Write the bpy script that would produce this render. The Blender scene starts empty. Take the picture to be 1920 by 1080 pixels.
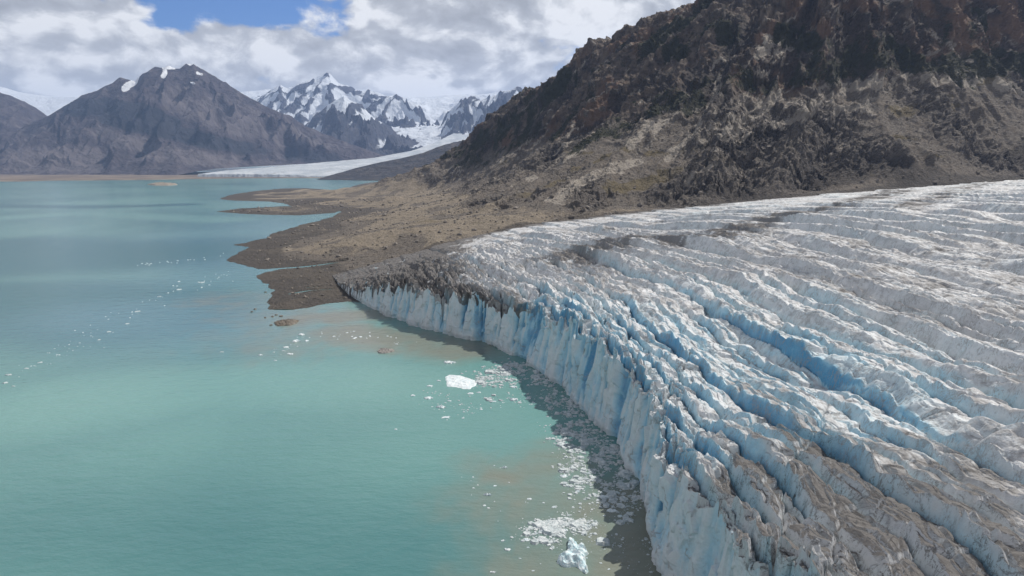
import bpy, math, random
import numpy as np
from mathutils import Vector

random.seed(7)
rng = np.random.default_rng(11)
S = bpy.context.scene
COL = S.collection
Q = 1.0                      # mesh density

# ------------------------------------------------------------------ camera
CAM_H = 120.0
F = 1280.0 / 1920.0          # focal length over picture width (24 mm on 36 mm)
PITCH = math.atan((540 - 308) / 1280)
cam_d = bpy.data.cameras.new('camera')
cam_d.sensor_width = 36; cam_d.lens = 24
cam_d.clip_start = 1.0; cam_d.clip_end = 90000
cam = bpy.data.objects.new('camera', cam_d); COL.objects.link(cam)
cam.location = (0, 0, CAM_H)
cam.rotation_euler = (math.pi / 2 - PITCH, 0, 0)
S.camera = cam
CP, SP = math.cos(PITCH), math.sin(PITCH)

def ray(px, py):
    px = np.asarray(px, float); py = np.asarray(py, float)
    cx = (px - 960) / 1280; cy = (540 - py) / 1280
    return cx, CP + cy * SP, -SP + cy * CP

def at_z(px, py, z=0.0):
    """Where the sight line of a photo point meets the height z."""
    x, y, w = ray(px, py)
    k = (z - CAM_H) / w
    return x * k, y * k

def at_d(px, py, d):
    """Point at the forward distance d seen at a photo point: x, y, z."""
    x, y, w = ray(px, py)
    k = d / y
    return x * k, d + 0 * x, CAM_H + w * k

# ------------------------------------------------------------------ noise
_tab = np.random.default_rng(3).uniform(0, 2 * np.pi, 4096)
_gx, _gy = np.cos(_tab).astype(np.float32), np.sin(_tab).astype(np.float32)

def _h(ix, iy, seed):
    h = (ix.astype(np.int64) * 374761393 + iy.astype(np.int64) * 668265263 + seed * 1442695041) & 0xFFFFFFFF
    h = ((h ^ (h >> 13)) * 1274126177) & 0xFFFFFFFF
    return h ^ (h >> 16)

def rnd(ix, iy=0, seed=0):
    """A random number 0..1 for each whole number pair."""
    ix = np.asarray(ix); iy = np.asarray(iy) + 0 * ix
    return (_h(ix, iy, seed) & 0xFFFF) / 65535.0

def pn(x, y, seed=0):
    x = np.asarray(x, float); y = np.asarray(y, float)
    x, y = np.broadcast_arrays(x, y)
    ix, iy = np.floor(x).astype(np.int64), np.floor(y).astype(np.int64)
    fx, fy = (x - ix).astype(np.float32), (y - iy).astype(np.float32)
    u = fx * fx * fx * (fx * (fx * 6 - 15) + 10); v = fy * fy * fy * (fy * (fy * 6 - 15) + 10)
    def g(a, b):
        k = _h(ix + a, iy + b, seed) & 4095
        return _gx[k] * (fx - a) + _gy[k] * (fy - b)
    a = g(0, 0); a += u * (g(1, 0) - a)
    b = g(0, 1); b += u * (g(1, 1) - b)
    return (a + v * (b - a)) * 1.5

def fbm(x, y, octv=5, seed=0, gain=.5, lac=2.03):
    s = 0; a = 1.0; n = 0
    for i in range(octv):
        s = s + a * pn(x, y, seed + i * 17); n += a
        x, y = x * lac * .8 + y * lac * .6 + 3.1, y * lac * .8 - x * lac * .6 + 1.7
        a *= gain
    return s / n

def ridged(x, y, octv=5, seed=0, gain=.5, lac=2.03):
    s = 0; a = 1.0; n = 0; w = 1
    for i in range(octv):
        r = 1 - np.abs(pn(x, y, seed + i * 17)) * 1.6
        r = np.clip(r, 0, 1) ** 2 * w
        w = np.clip(r * 1.6, .15, 1)
        s = s + a * r; n += a
        x, y = x * lac * .8 + y * lac * .6 + 3.1, y * lac * .8 - x * lac * .6 + 1.7
        a *= gain
    return s / n

def sst(a, b, x):
    t = np.clip((x - a) / (b - a), 0, 1)
    return t * t * (3 - 2 * t)

def facets(x, y, seed=0, tilt=1.2):
    """Broken faces: each cell of a plane pattern is a flat chip with its own height and tilt. Also how near the edge between chips is."""
    x, y = np.broadcast_arrays(np.asarray(x, float), np.asarray(y, float))
    ix, iy = np.floor(x).astype(np.int64), np.floor(y).astype(np.int64)
    d1 = np.full(x.shape, 9.0, np.float32); d2 = d1.copy(); o = np.zeros(x.shape, np.float32)
    for a in (-1, 0, 1):
        for b in (-1, 0, 1):
            h = _h(ix + a, iy + b, seed)
            cx = ix + a + (h & 255) / 255.0; cy = iy + b + ((h >> 8) & 255) / 255.0
            dx, dy = x - cx, y - cy; d = np.sqrt(dx * dx + dy * dy)
            off = ((h >> 16) & 255) / 255.0 - .5 + tilt * (((h >> 4) & 255) / 255.0 - .5) * dx + tilt * (((h >> 12) & 255) / 255.0 - .5) * dy
            n = d < d1
            d2 = np.where(n, d1, np.minimum(d2, d)); o = np.where(n, off, o); d1 = np.where(n, d, d1)
    return o, d2 - d1

def seg_dist(X, Y, P):
    """Distance of points to the polyline P."""
    d = np.full(np.shape(X), 1e18)
    for (ax, ay), (bx, by) in zip(P[:-1], P[1:]):
        vx, vy = bx - ax, by - ay
        t = np.clip(((X - ax) * vx + (Y - ay) * vy) / (vx * vx + vy * vy + 1e-9), 0, 1)
        d = np.minimum(d, (X - ax - t * vx) ** 2 + (Y - ay - t * vy) ** 2)
    return np.sqrt(d)

def in_poly(X, Y, P):
    c = np.zeros(np.shape(X), bool)
    n = len(P)
    for i in range(n):
        ax, ay = P[i]; bx, by = P[(i + 1) % n]
        if ay == by: continue
        c ^= ((ay > Y) != (by > Y)) & (X < (bx - ax) * (Y - ay) / (by - ay) + ax)
    return c

def signed(X, Y, P):
    d = seg_dist(X, Y, list(P) + [P[0]])
    return np.where(in_poly(X, Y, P), d, -d)

# ------------------------------------------------------------------ object helpers
def link_mesh(name, V, faces, mat, parent=None, smooth=True, attrs=None):
    """V: (n,3), faces: (m,k) of one size k."""
    me = bpy.data.meshes.new(name)
    V = np.ascontiguousarray(V, np.float32); faces = np.ascontiguousarray(faces, np.int32)
    m, k = faces.shape
    me.vertices.add(len(V)); me.vertices.foreach_set('co', V.ravel())
    me.loops.add(m * k); me.loops.foreach_set('vertex_index', faces.ravel())
    me.polygons.add(m)
    me.polygons.foreach_set('loop_start', np.arange(0, m * k, k, dtype=np.int32))
    me.polygons.foreach_set('loop_total', np.full(m, k, np.int32))
    me.polygons.foreach_set('use_smooth', np.full(m, smooth, bool))
    me.update(calc_edges=True)
    for an, av in (attrs or {}).items():
        a = me.attributes.new(an, 'FLOAT', 'POINT')
        a.data.foreach_set('value', np.ascontiguousarray(av, np.float32).ravel())
    me.materials.append(mat)
    o = bpy.data.objects.new(name, me); COL.objects.link(o)
    if parent: o.parent = parent
    return o

def grid_faces(n, m, keep=None, flip=False):
    i = np.arange(n * m).reshape(n, m)
    f = np.stack([i[:-1, :-1], i[1:, :-1], i[1:, 1:], i[:-1, 1:]], -1).reshape(-1, 4)
    if keep is not None: f = f[keep.ravel()]
    return f[:, ::-1] if flip else f

def grid_mesh(name, X, Y, Z, mat, parent=None, keep=None, flip=False, attrs=None, smooth=True):
    n, m = X.shape
    V = np.stack([X, Y, Z], -1).reshape(-1, 3)
    f = grid_faces(n, m, keep, flip)
    if keep is not None:
        used = np.zeros(n * m, bool); used[f.ravel()] = True
        remap = np.cumsum(used) - 1
        V = V[used]; f = remap[f]
        attrs = {k: np.asarray(v).ravel()[used] for k, v in (attrs or {}).items()}
    return link_mesh(name, V, f, mat, parent, smooth, attrs)

def tag(o, label, cat=None, group=None, kind=None):
    o['label'] = label
    if cat: o['category'] = cat
    if group: o['group'] = group
    if kind: o['kind'] = kind
    return o

# ------------------------------------------------------------------ material helpers
class N:
    def __init__(self, name):
        self.m = bpy.data.materials.new(name); self.m.use_nodes = True
        self.t = self.m.node_tree; self.t.nodes.clear()
        self.out = self.t.nodes.new('ShaderNodeOutputMaterial')
    def new(self, typ, **kw):
        n = self.t.nodes.new(typ)
        for k, v in kw.items(): setattr(n, k, v)
        return n
    def put(self, sock, v):
        if isinstance(v, bpy.types.NodeSocket): self.t.links.new(v, sock)
        elif isinstance(v, (tuple, list)) and len(v) == 3 and sock.type == 'RGBA': sock.default_value = (*v, 1)
        else: sock.default_value = v
    def math(self, op, a, b=0.0, c=None, clamp=False):
        n = self.new('ShaderNodeMath', operation=op); n.use_clamp = clamp
        self.put(n.inputs[0], a); self.put(n.inputs[1], b)
        if c is not None: self.put(n.inputs[2], c)
        return n.outputs[0]
    def attr(self, name):
        return self.new('ShaderNodeAttribute', attribute_name=name).outputs['Fac']
    def pos(self):
        return self.new('ShaderNodeNewGeometry').outputs['Position']
    def normal_z(self, which='Normal'):
        s = self.new('ShaderNodeSeparateXYZ')
        self.put(s.inputs[0], self.new('ShaderNodeNewGeometry').outputs[which])
        return s.outputs[2]
    def mapping(self, vec, scale=(1, 1, 1), rot=(0, 0, 0), loc=(0, 0, 0)):
        n = self.new('ShaderNodeMapping')
        self.put(n.inputs['Vector'], vec)
        n.inputs['Scale'].default_value = scale; n.inputs['Rotation'].default_value = rot; n.inputs['Location'].default_value = loc
        return n.outputs[0]
    def noise(self, vec, scale, detail=5, rough=.55, dist=0.0, typ='FBM'):
        n = self.new('ShaderNodeTexNoise'); n.noise_type = typ
        self.put(n.inputs['Vector'], vec)
        n.inputs['Scale'].default_value = scale; n.inputs['Detail'].default_value = detail
        n.inputs['Roughness'].default_value = rough; n.inputs['Distortion'].default_value = dist
        return n.outputs['Fac']
    def voro(self, vec, scale, feature='F1', out='Distance', rand=1.0):
        n = self.new('ShaderNodeTexVoronoi', feature=feature)
        self.put(n.inputs['Vector'], vec); n.inputs['Scale'].default_value = scale
        n.inputs['Randomness'].default_value = rand
        return n.outputs[out]
    def ss(self, x, a, b):
        n = self.new('ShaderNodeMapRange', interpolation_type='SMOOTHSTEP')
        self.put(n.inputs['Value'], x)
        n.inputs['From Min'].default_value = a; n.inputs['From Max'].default_value = b
        return n.outputs[0]
    def mix(self, fac, a, b, blend='MIX'):
        n = self.new('ShaderNodeMix', data_type='RGBA', blend_type=blend)
        self.put(n.inputs[0], fac); self.put(n.inputs[6], a); self.put(n.inputs[7], b)
        return n.outputs[2]
    def bump(self, h, strength=.5, dist=1.0, normal=None):
        n = self.new('ShaderNodeBump')
        self.put(n.inputs['Height'], h); n.inputs['Strength'].default_value = strength
        n.inputs['Distance'].default_value = dist
        if normal: self.put(n.inputs['Normal'], normal)
        return n.outputs[0]
    def bsdf(self, col, rough=.8, normal=None, spec=.3, **kw):
        n = self.new('ShaderNodeBsdfPrincipled')
        self.put(n.inputs['Base Color'], col); self.put(n.inputs['Roughness'], rough)
        self.put(n.inputs['Specular IOR Level'], spec)
        if normal: self.put(n.inputs['Normal'], normal)
        for k, v in kw.items(): self.put(n.inputs[k], v)
        self.put(self.out.inputs['Surface'], n.outputs[0])
        return self.m

# ------------------------------------------------------------------ light, air and sky
SUN_EL, SUN_AZ = math.radians(52), math.radians(52)      # azimuth clockwise from +y (away from the camera)
SUN = Vector((math.sin(SUN_AZ) * math.cos(SUN_EL), math.cos(SUN_AZ) * math.cos(SUN_EL), math.sin(SUN_EL)))
ld = bpy.data.lights.new('sun', 'SUN'); ld.energy = 4.6; ld.angle = math.radians(.6); ld.color = (1, .95, .87)
lo = bpy.data.objects.new('sun', ld); COL.objects.link(lo)
lo.rotation_euler = (-SUN).to_track_quat('-Z', 'Y').to_euler()

def build_world():
    w = bpy.data.worlds.new('World'); S.world = w; w.use_nodes = True
    n = N.__new__(N); n.t = w.node_tree; n.t.nodes.clear()
    out = n.new('ShaderNodeOutputWorld'); bg = n.new('ShaderNodeBackground')
    sky = n.new('ShaderNodeTexSky', sky_type='NISHITA'); sky.sun_disc = False
    sky.sun_elevation = SUN_EL; sky.sun_rotation = SUN_AZ; sky.altitude = 100; sky.dust_density = .6; sky.ozone_density = 2.5
    d = n.new('ShaderNodeTexCoord').outputs['Generated']
    P = n.mapping(d, (1, 1, 1.75))
    # domain warp, then billowing noise
    wn = n.new('ShaderNodeTexNoise'); n.put(wn.inputs['Vector'], P); wn.inputs['Scale'].default_value = 5; wn.inputs['Detail'].default_value = 3
    va = n.new('ShaderNodeVectorMath', operation='MULTIPLY_ADD')
    n.put(va.inputs[0], wn.outputs['Color']); va.inputs[1].default_value = (.10, .10, .10); n.put(va.inputs[2], P)
    W = va.outputs[0]
    def dens(off):
        v = n.mapping(W, loc=off)
        a = n.noise(v, 7.0, 12, .60)
        b = n.voro(v, 19.0, 'SMOOTH_F1')
        c = n.voro(v, 44.0, 'SMOOTH_F1')
        s = n.math('MULTIPLY_ADD', b, -.26, a)
        return n.math('MULTIPLY_ADD', c, -.12, s)
    d0 = dens((0, 0, 0))
    d1 = dens((-.016, 0, -.030))        # a step towards the light
    relief = n.math('SUBTRACT', d0, d1)
    big = n.noise(n.mapping(P, loc=(3, 1, 2)), 3.0, 4, .5)
    sp = n.new('ShaderNodeSeparateXYZ'); n.put(sp.inputs[0], d)
    wv = n.new('ShaderNodeTexNoise'); n.put(wv.inputs['Vector'], P); wv.inputs['Scale'].default_value = 9; wv.inputs['Detail'].default_value = 5
    vd = n.new('ShaderNodeVectorMath', operation='MULTIPLY_ADD'); n.put(vd.inputs[0], wv.outputs['Color']); vd.inputs[1].default_value = (.12, .02, .07); n.put(vd.inputs[2], d)
    vs = n.new('ShaderNodeVectorMath', operation='SUBTRACT'); n.put(vs.inputs[0], vd.outputs[0]); vs.inputs[1].default_value = (.06, .01, .035)
    dw = vs.outputs[0]
    # breaks in the cloud: places of the sky given by direction
    def patch(px, py, rx, ry):
        x, y, z = ray(px, py); L = math.sqrt(x * x + y * y + z * z)
        sub = n.new('ShaderNodeVectorMath', operation='SUBTRACT'); n.put(sub.inputs[0], dw); sub.inputs[1].default_value = (x / L, y / L, z / L)
        m = n.mapping(sub.outputs[0], (1 / rx, 1 / rx, 1 / ry))
        ln = n.new('ShaderNodeVectorMath', operation='LENGTH'); n.put(ln.inputs[0], m)
        return n.math('SUBTRACT', 1.0, ln.outputs['Value'], clamp=True)
    gap = patch(420, -5, .17, .055)
    for a in ((345, 18, .085, .045), (500, 8, .08, .035), (320, -40, .2, .06)):
        gap = n.math('MAXIMUM', gap, n.math('MULTIPLY', patch(*a), .8))
    cover = n.math('SUBTRACT', n.math('ADD', n.math('ADD', d0, .305), n.math('MULTIPLY', n.ss(sp.outputs[2], .35, .8), -.10)), n.math('MULTIPLY', gap, .56))
    cloud = n.ss(cover, .36, .50)
    # brightness of the cloud
    lit = n.math('MULTIPLY_ADD', relief, 4.2, .60)
    lit = n.math('ADD', lit, n.math('MULTIPLY', n.math('SUBTRACT', big, .5), 1.5))
    edge = n.ss(cover, .75, .42)
    lit = n.math('MULTIPLY_ADD', edge, .22, lit, clamp=True)
    ramp = n.new('ShaderNodeValToRGB'); n.put(ramp.inputs[0], lit)
    e = ramp.color_ramp.elements
    e[0].position = 0; e[0].color = (.40, .405, .42, 1)
    e[1].position = 1; e[1].color = (.95, .95, .95, 1)
    k = e.new(.5); k.color = (.54, .55, .57, 1)
    skyc = n.new('ShaderNodeMix', data_type='RGBA', blend_type='MULTIPLY'); skyc.inputs[0].default_value = 1
    n.put(skyc.inputs[6], sky.outputs[0]); skyc.inputs[7].default_value = (.42, .66, 1.05, 1)
    cl = n.mix(1.0, ramp.outputs[0], n.mix(n.ss(sp.outputs[2], .28, .75), (10, 10, 10), (3.3, 3.4, 3.6)), 'MULTIPLY')
    c = n.mix(cloud, skyc.outputs[2], cl)
    n.put(bg.inputs['Color'], c); bg.inputs['Strength'].default_value = .1
    n.put(out.inputs['Surface'], bg.outputs[0])
build_world()

def haze():
    m = bpy.data.materials.new('haze'); m.use_nodes = True; t = m.node_tree; t.nodes.clear()
    o = t.nodes.new('ShaderNodeOutputMaterial'); v = t.nodes.new('ShaderNodeVolumePrincipled')
    v.inputs['Color'].default_value = (.44, .61, 1.0, 1); v.inputs['Density'].default_value = HAZE_DENSITY
    v.inputs['Anisotropy'].default_value = .2
    t.links.new(v.outputs[0], o.inputs['Volume'])
    x0, x1, y0, y1, z0, z1 = -26000, 26000, -3000, 26000, -92, 2700
    V = [(x, y, z) for z in (z0, z1) for y in (y0, y1) for x in (x0, x1)]
    Fc = [(0, 2, 3, 1), (4, 5, 7, 6), (0, 1, 5, 4), (2, 6, 7, 3), (0, 4, 6, 2), (1, 3, 7, 5)]
    h = link_mesh('haze', V, Fc, m, smooth=False)
    tag(h, 'thin blue mountain haze filling the valley air', kind='stuff')
HAZE_DENSITY = 2.7e-5
haze()

# ------------------------------------------------------------------ the big glacier: plan
def smooth_line(P, n=400, it=40):
    P = np.asarray(P, float)
    s = np.r_[0, np.cumsum(np.hypot(*np.diff(P, axis=0).T))]
    u = np.linspace(0, s[-1], n)
    X, Y = np.interp(u, s, P[:, 0]), np.interp(u, s, P[:, 1])
    for _ in range(it):
        X[1:-1] = (X[:-2] + 2 * X[1:-1] + X[2:]) / 4; Y[1:-1] = (Y[:-2] + 2 * Y[1:-1] + Y[2:]) / 4
    return np.stack([X, Y], 1)

front_px = [(1245, 1080), (1228, 1010), (1206, 935), (1180, 870), (1130, 800), (1080, 752), (1040, 718), (990, 682), (950, 657), (900, 641),
            (850, 630), (800, 618), (750, 601), (715, 588), (682, 571), (655, 555), (636, 540), (622, 520)]
front = [(66, 20), (58, 80), (52, 140)] + [tuple(float(v) for v in at_z(*p)) for p in front_px]
front = smooth_line(front, 600, 60)
fs = np.r_[0, np.cumsum(np.hypot(*np.diff(front, axis=0).T))]
FL = fs[-1]
margin = smooth_line([tuple(front[-1]), (-120, 800), (-60, 868), (30, 930), (180, 968), (343, 1005), (630, 1095), (892, 1195), (1500, 1400)], 400, 40)
ms = np.r_[0, np.cumsum(np.hypot(*np.diff(margin, axis=0).T))]
GLACIER_POLY = [tuple(p) for p in front[::12]] + [tuple(p) for p in margin[::10]] + [(1500, 1400), (430, 20)]

Hc_px = [(0, 34), (120, 33), (180, 31), (260, 31), (340, 33), (430, 31), (520, 25), (600, 18), (660, 11), (710, 5.5), (760, 2.0), (FL, 1.0)]
def cliff_height(s):
    return np.interp(s, *zip(*sorted(Hc_px)))

def nonuni(n, dens):
    """n positions 0..1 spread after the density function."""
    u = np.linspace(0, 1, 4000); c = np.cumsum(dens(u)); c = (c - c[0]) / (c[-1] - c[0])
    return np.interp(np.linspace(0, 1, n), c, u)

NS, NR = int(1500 * Q), int(1000 * Q)
def s_dens(u):
    y = np.interp(u * FL, fs, front[:, 1])
    return 1 / np.clip(y, 150, 700) + .0006 * (y > 120) + .004 * sst(.75, 1, u)
sig = nonuni(NS, s_dens)
sv = sig * FL
Fx, Fy = np.interp(sv, fs, front[:, 0]), np.interp(sv, fs, front[:, 1])
tx, ty = np.gradient(Fx), np.gradient(Fy); tl = np.hypot(tx, ty); tx, ty = tx / tl, ty / tl
ker = np.ones(41) / 41
nx, ny = ty, -tx                                  # inland direction of the cliff
Ex = 430 + 1070 * sst(0.0, 1.0, sig) ; Ey = 20 + (Fy - 20) * 1.05
Ey = 20 + (1400 - 20) * sig ** 1.5
qv = nonuni(NR, lambda u: 1 / (.05 + u))
qv = (qv ** 1.0)
SG, QQ = np.meshgrid(sig, qv, indexing='ij')
FX, FY = Fx[:, None], Fy[:, None]
EX, EY = Ex[:, None], Ey[:, None]
# the columns bend: square to the cliff at first, then towards the far end; the last one follows the margin
Lq = np.hypot(EX - FX, EY - FY)
R = QQ * Lq
bendw = np.exp(-R / 90.0)
X = FX + (EX - FX) * QQ; Y = FY + (EY - FY) * QQ
mX = np.interp(qv * ms[-1], ms, margin[:, 0]); mY = np.interp(qv * ms[-1], ms, margin[:, 1])
cX = front[-1, 0] + (1500 - front[-1, 0]) * qv; cY = front[-1, 1] + (1400 - front[-1, 1]) * qv
wm = sst(.35, 1.0, SG)
X = X + (mX - cX)[None, :] * wm; Y = Y + (mY - cY)[None, :] * wm
SS = SG * FL

def saw(u, wall):
    """Profile of a tilted ice block: steep wall, rounded crest, long back slope."""
    i = np.floor(u); f = u - i
    up = np.clip(f / wall, 0, 1) ** .85
    back = 1 - .62 * np.clip((f - wall) / (1 - wall), 0, 1) ** 1.25
    tail = sst(1.0, .93, f)
    return i.astype(np.int64), f, up * back * tail

def capsule(X, Y, pts, r, z=30, soft=.6):
    """Soft mask around a line of photo points laid on the height z."""
    P = [tuple(float(v) for v in at_z(a, b, z)) for a, b in pts]
    if len(P) == 1: P = [P[0], (P[0][0] + .1, P[0][1])]
    return sst(r * (1 + soft), r * (1 - soft), seg_dist(X, Y, P))

def glacier_height(X, Y, R, SS):
    Hc = cliff_height(SS)
    toe = sst(0, 22, Hc)
    base = Hc + (120 - Hc) * (1 - np.exp(-R / 800.0))
    base = base + 3.0 * fbm(X / 160, Y / 160, 3, 5) * toe
    wf = np.exp(-R / 150.0)
    warp = 8 * fbm(X / 130, Y / 130, 3, 21) + 1.8 * pn(X / 22, Y / 22, 22) + .7 * pn(X / 7, Y / 7, 23)
    U = X + .27 * 120 * np.log1p(np.exp((Y - 250) / 120.0)) * np.exp(-np.clip(R - 60 - .9 * np.clip(Y - 430, 0, None), 0, None) / 180.0)       # ridges run away from the viewer and bend round with the cliff
    rr = U + warp + 6 * pn(U / 40, SS / 300, 24)
    # near blocks
    i1, f1, p1 = saw(rr / 11.0, .14)
    a1 = .45 + .75 * rnd(i1, 0, 31) + .45 * pn(SS / 34 + i1 * 3.7, i1 * 1.31, 32)
    # long inland ridges
    r2 = U + 1.5 * warp + 10 + 12 * pn(U / 90, SS / 400, 25)
    i2, f2, p2 = saw(r2 / 25.0, .15)
    a2 = np.clip(.55 + .6 * rnd(i2, 0, 41) + .9 * pn(SS / 70 + i2 * 2.3, i2 * 1.7, 42), .05, 1.6)
    i3, f3, p3 = saw((U + .10 * SS + 1.1 * warp + 1.0 * pn(X / 5, Y / 5, 26)) / 4.9, .18)
    a3 = np.clip(.6 + 1.0 * pn(SS / 22 + i3 * 5.1, i3 * 2.1, 43), 0, 1)
    A1 = 8.5 * toe * sst(0, 40, Hc + R * .2); far = sst(900, 300, R)
    z = base - 5.0 * wf * toe + wf * A1 * p1 * a1 * (1 + .30 * pn(SS / 5.5, i1 * 7.7, 33)) + (1 - .75 * wf) * (6.0 + 2.6 * far) * p2 * a2 * (.25 + .75 * toe) + (.35 + .5 * wf) * 2.3 * p3 * a3 * (.3 + .7 * toe)
    # cross fractures split the ridges into blocks of unequal height
    v = SS / (9 + 5 * rnd(i1, 0, 51)) + .35 * pn(X / 9, Y / 9, 52) + i1 * .37
    j = np.floor(v).astype(np.int64); fv = v - j
    step = (rnd(i1, j, 53) - .5)
    nxt = (rnd(i1, j + 1, 53) - .5)
    step = step + (nxt - step) * sst(.86, 1.0, fv)
    z = z + wf * toe * step * 3.4 * sst(.05, .3, f1)
    crack = np.exp(-((fv - .93) / .05) ** 2)
    z = z - wf * toe * crack * (1.0 + 2.2 * rnd(i1, j, 54)) * (rnd(i1, j, 55) > .35)
    v2 = SS / 17 + .5 * pn(X / 15, Y / 15, 56) + i2 * .61
    j2 = np.floor(v2).astype(np.int64); fv2 = v2 - j2
    crack2 = np.exp(-((fv2 - .5) / .05) ** 2) * (rnd(i2, j2, 57) > .45)
    z = z - (1 - wf) * crack2 * 1.5
    s2 = rnd(i2, j2, 58) - .5; s2 = s2 + ((rnd(i2, j2 + 1, 58) - .5) - s2) * sst(.8, 1, fv2)
    z = z + (1 - wf) * s2 * 1.6 * sst(0, .3, f2)
    # deep clefts that run back from the cliff at a slant
    q = (SS - 1.5 * R) / 21 + .6 * pn(SS / 50, R / 60, 64) + .10 * pn(SS / 6, R / 6, 65)
    iq = np.floor(q).astype(np.int64); fq = q - iq - .5
    cleft = np.exp(-(fq / (.035 + .03 * rnd(iq, 0, 66))) ** 2) * (rnd(iq, 0, 67) > .25) * np.exp(-R / ((9 + 16 * rnd(iq, 0, 68)) * (.45 + .55 * sst(130, 230, SS)))) * toe
    z = z - cleft * (7 + 9 * rnd(iq, 0, 69))
    lift = (rnd(iq, 0, 70) - .5) * np.exp(-R / 16) * toe
    z = z + 7.0 * lift * sst(.5, .40, np.abs(fq))
    c3, e3 = facets(R / 6.0 + .4 * pn(X / 7, Y / 7, 62), SS / 7.5, 63, .9)
    z = z + np.exp(-R / 9.0) * toe * (6.5 * c3 - 1.2)
    # jumbled ice near the land
    jum = sst(470, 640, SS) * sst(420, 40, R) * (.35 + .65 * toe)
    z = z + jum * 3.0 * (ridged(X / 17, Y / 17, 4, 61) - .4)
    rough = .75 * fbm(X / 9, Y / 9, 4, 71) + .26 * ridged(X / 3.4, Y / 3.4, 3, 72)
    c1, e1 = facets((U + 1.5 * warp) / 4.2, SS / 8.5 + .3 * pn(X / 8, Y / 8, 73), 74)
    c2, e2 = facets((U + warp) / 1.9, SS / 3.6, 75)
    cz = .45 + .75 * sst(330, 480, SS)
    z = z + toe * cz * (c1 * (.9 + 1.0 * wf) + c2 * (.35 + .25 * wf)) * sst(700, 250, R) - .4 * wf * cz * toe * sst(.10, .0, e1)
    z = z + rough * (.5 + .5 * wf) * (.4 + .6 * toe)
    wall3 = sst(.34, .12, f3) * np.clip(a3, 0, 1) * .6
    wall1 = sst(.24, .10, f1) * wf * np.clip(a1, 0, 1.2)
    wall2 = sst(.30, .12, f2) * (1 - .8 * wf) * np.clip(a2, 0, 1.2)
    slot = (np.exp(-(np.minimum(f1, 1 - f1) / .09) ** 2)) * np.clip(a1, 0, 1.3)
    slot = np.maximum(slot * .8, cleft * 1.2)
    return z, dict(wall=np.maximum(wall1 + .55 * wall2, wall3), slot=slot, crack=wf * crack + (1 - wf) * crack2 * .7, i1=i1, f1=f1, toe=toe, wf=wf)

Z, G = glacier_height(X, Y, R, SS)
mdist = seg_dist(X[::4, ::4], Y[::4, ::4], [tuple(p) for p in margin[::8]])
mdist = np.repeat(np.repeat(mdist, 4, 0), 4, 1)[:X.shape[0], :X.shape[1]]
EDGE_Z = Z[:, 0].copy()
# clean blue ice and dirt, by place
blue_zone = np.maximum.reduce([capsule(X, Y, [(960, 590), (1180, 640), (1420, 720), (1500, 790)], 45, 34), .45 * capsule(X, Y, [(1280, 560), (1450, 600), (1700, 700)], 30, 40),
                               .8 * capsule(X, Y, [(1210, 760), (1330, 830)], 22, 34)])
blue = np.clip(G['wall'] * (.42 + .30 * blue_zone) + .20 * blue_zone + .36 * G['slot'] * G['wf'], 0, 1)
blue = np.clip(blue + .12 * fbm(X / 25, Y / 25, 3, 81), 0, 1)
dirt = .58 + .42 * fbm(X / 40, Y / 40, 4, 82) + .40 * fbm(X / 8, Y / 14, 4, 83) + .12 * sst(420, 60, Y)
dirt = dirt - .42 * blue_zone
near_dirt = np.maximum.reduce([capsule(X, Y, [(1270, 1120), (1290, 960), (1340, 1010), (1420, 930), (1450, 1100)], 11, 31), capsule(X, Y, [(1500, 820), (1590, 950), (1680, 1080)], 8, 36), .35 * capsule(X, Y, [(1500, 800), (1800, 1060)], 30, 40), .5 * capsule(X, Y, [(1420, 740), (1560, 860)], 12, 36)])
dirt = dirt + 1.0 * near_dirt
TIP = [tuple(float(v) for v in at_z(a, b, c)) for a, b, c in [(600, 520, 2), (640, 560, 2), (720, 574, 12), (800, 570, 20), (880, 572, 27), (960, 582, 30), (900, 555, 28), (862, 530, 26), (848, 500, 24), (842, 470, 20), (900, 446, 22), (1000, 425, 30), (1000, 412, 30), (830, 440, 18), (700, 476, 6)]]
tip = sst(-32, 20, signed(X, Y, TIP) + 34 * fbm(X / 26, Y / 45, 4, 86, .6))
tip_n = fbm(X / 14, Y / 14, 4, 84)
dirt = dirt + tip * (.95 + 1.5 * tip_n + .5 * pn(X / 6, Y / 9, 87))
med = np.maximum.reduce([capsule(X, Y, [(1060, 490), (1180, 470), (1290, 478)], 30, 42), capsule(X, Y, [(1290, 440), (1400, 425), (1480, 412), (1690, 380)], 22, 62), .7 * capsule(X, Y, [(1690, 380), (1850, 352)], 18, 80)])
dirt = dirt + med * (.28 + 1.3 * fbm(X / 14, Y / 30, 5, 85, .6))
dirt = dirt + .35 * G['crack']
dirt = dirt + .55 * sst(26, 4, mdist) * sst(900, 500, R)
dirt = np.clip(dirt - .25 * G['wall'] * (1 - near_dirt * .5), 0, 1.3)
dirt = dirt * (.75 + .25 * sst(700, 250, R) + .3 * med)
black = np.clip(tip * 1.0 + med * .8 + .5 * sst(20, 5, mdist), 0, 1)

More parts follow.
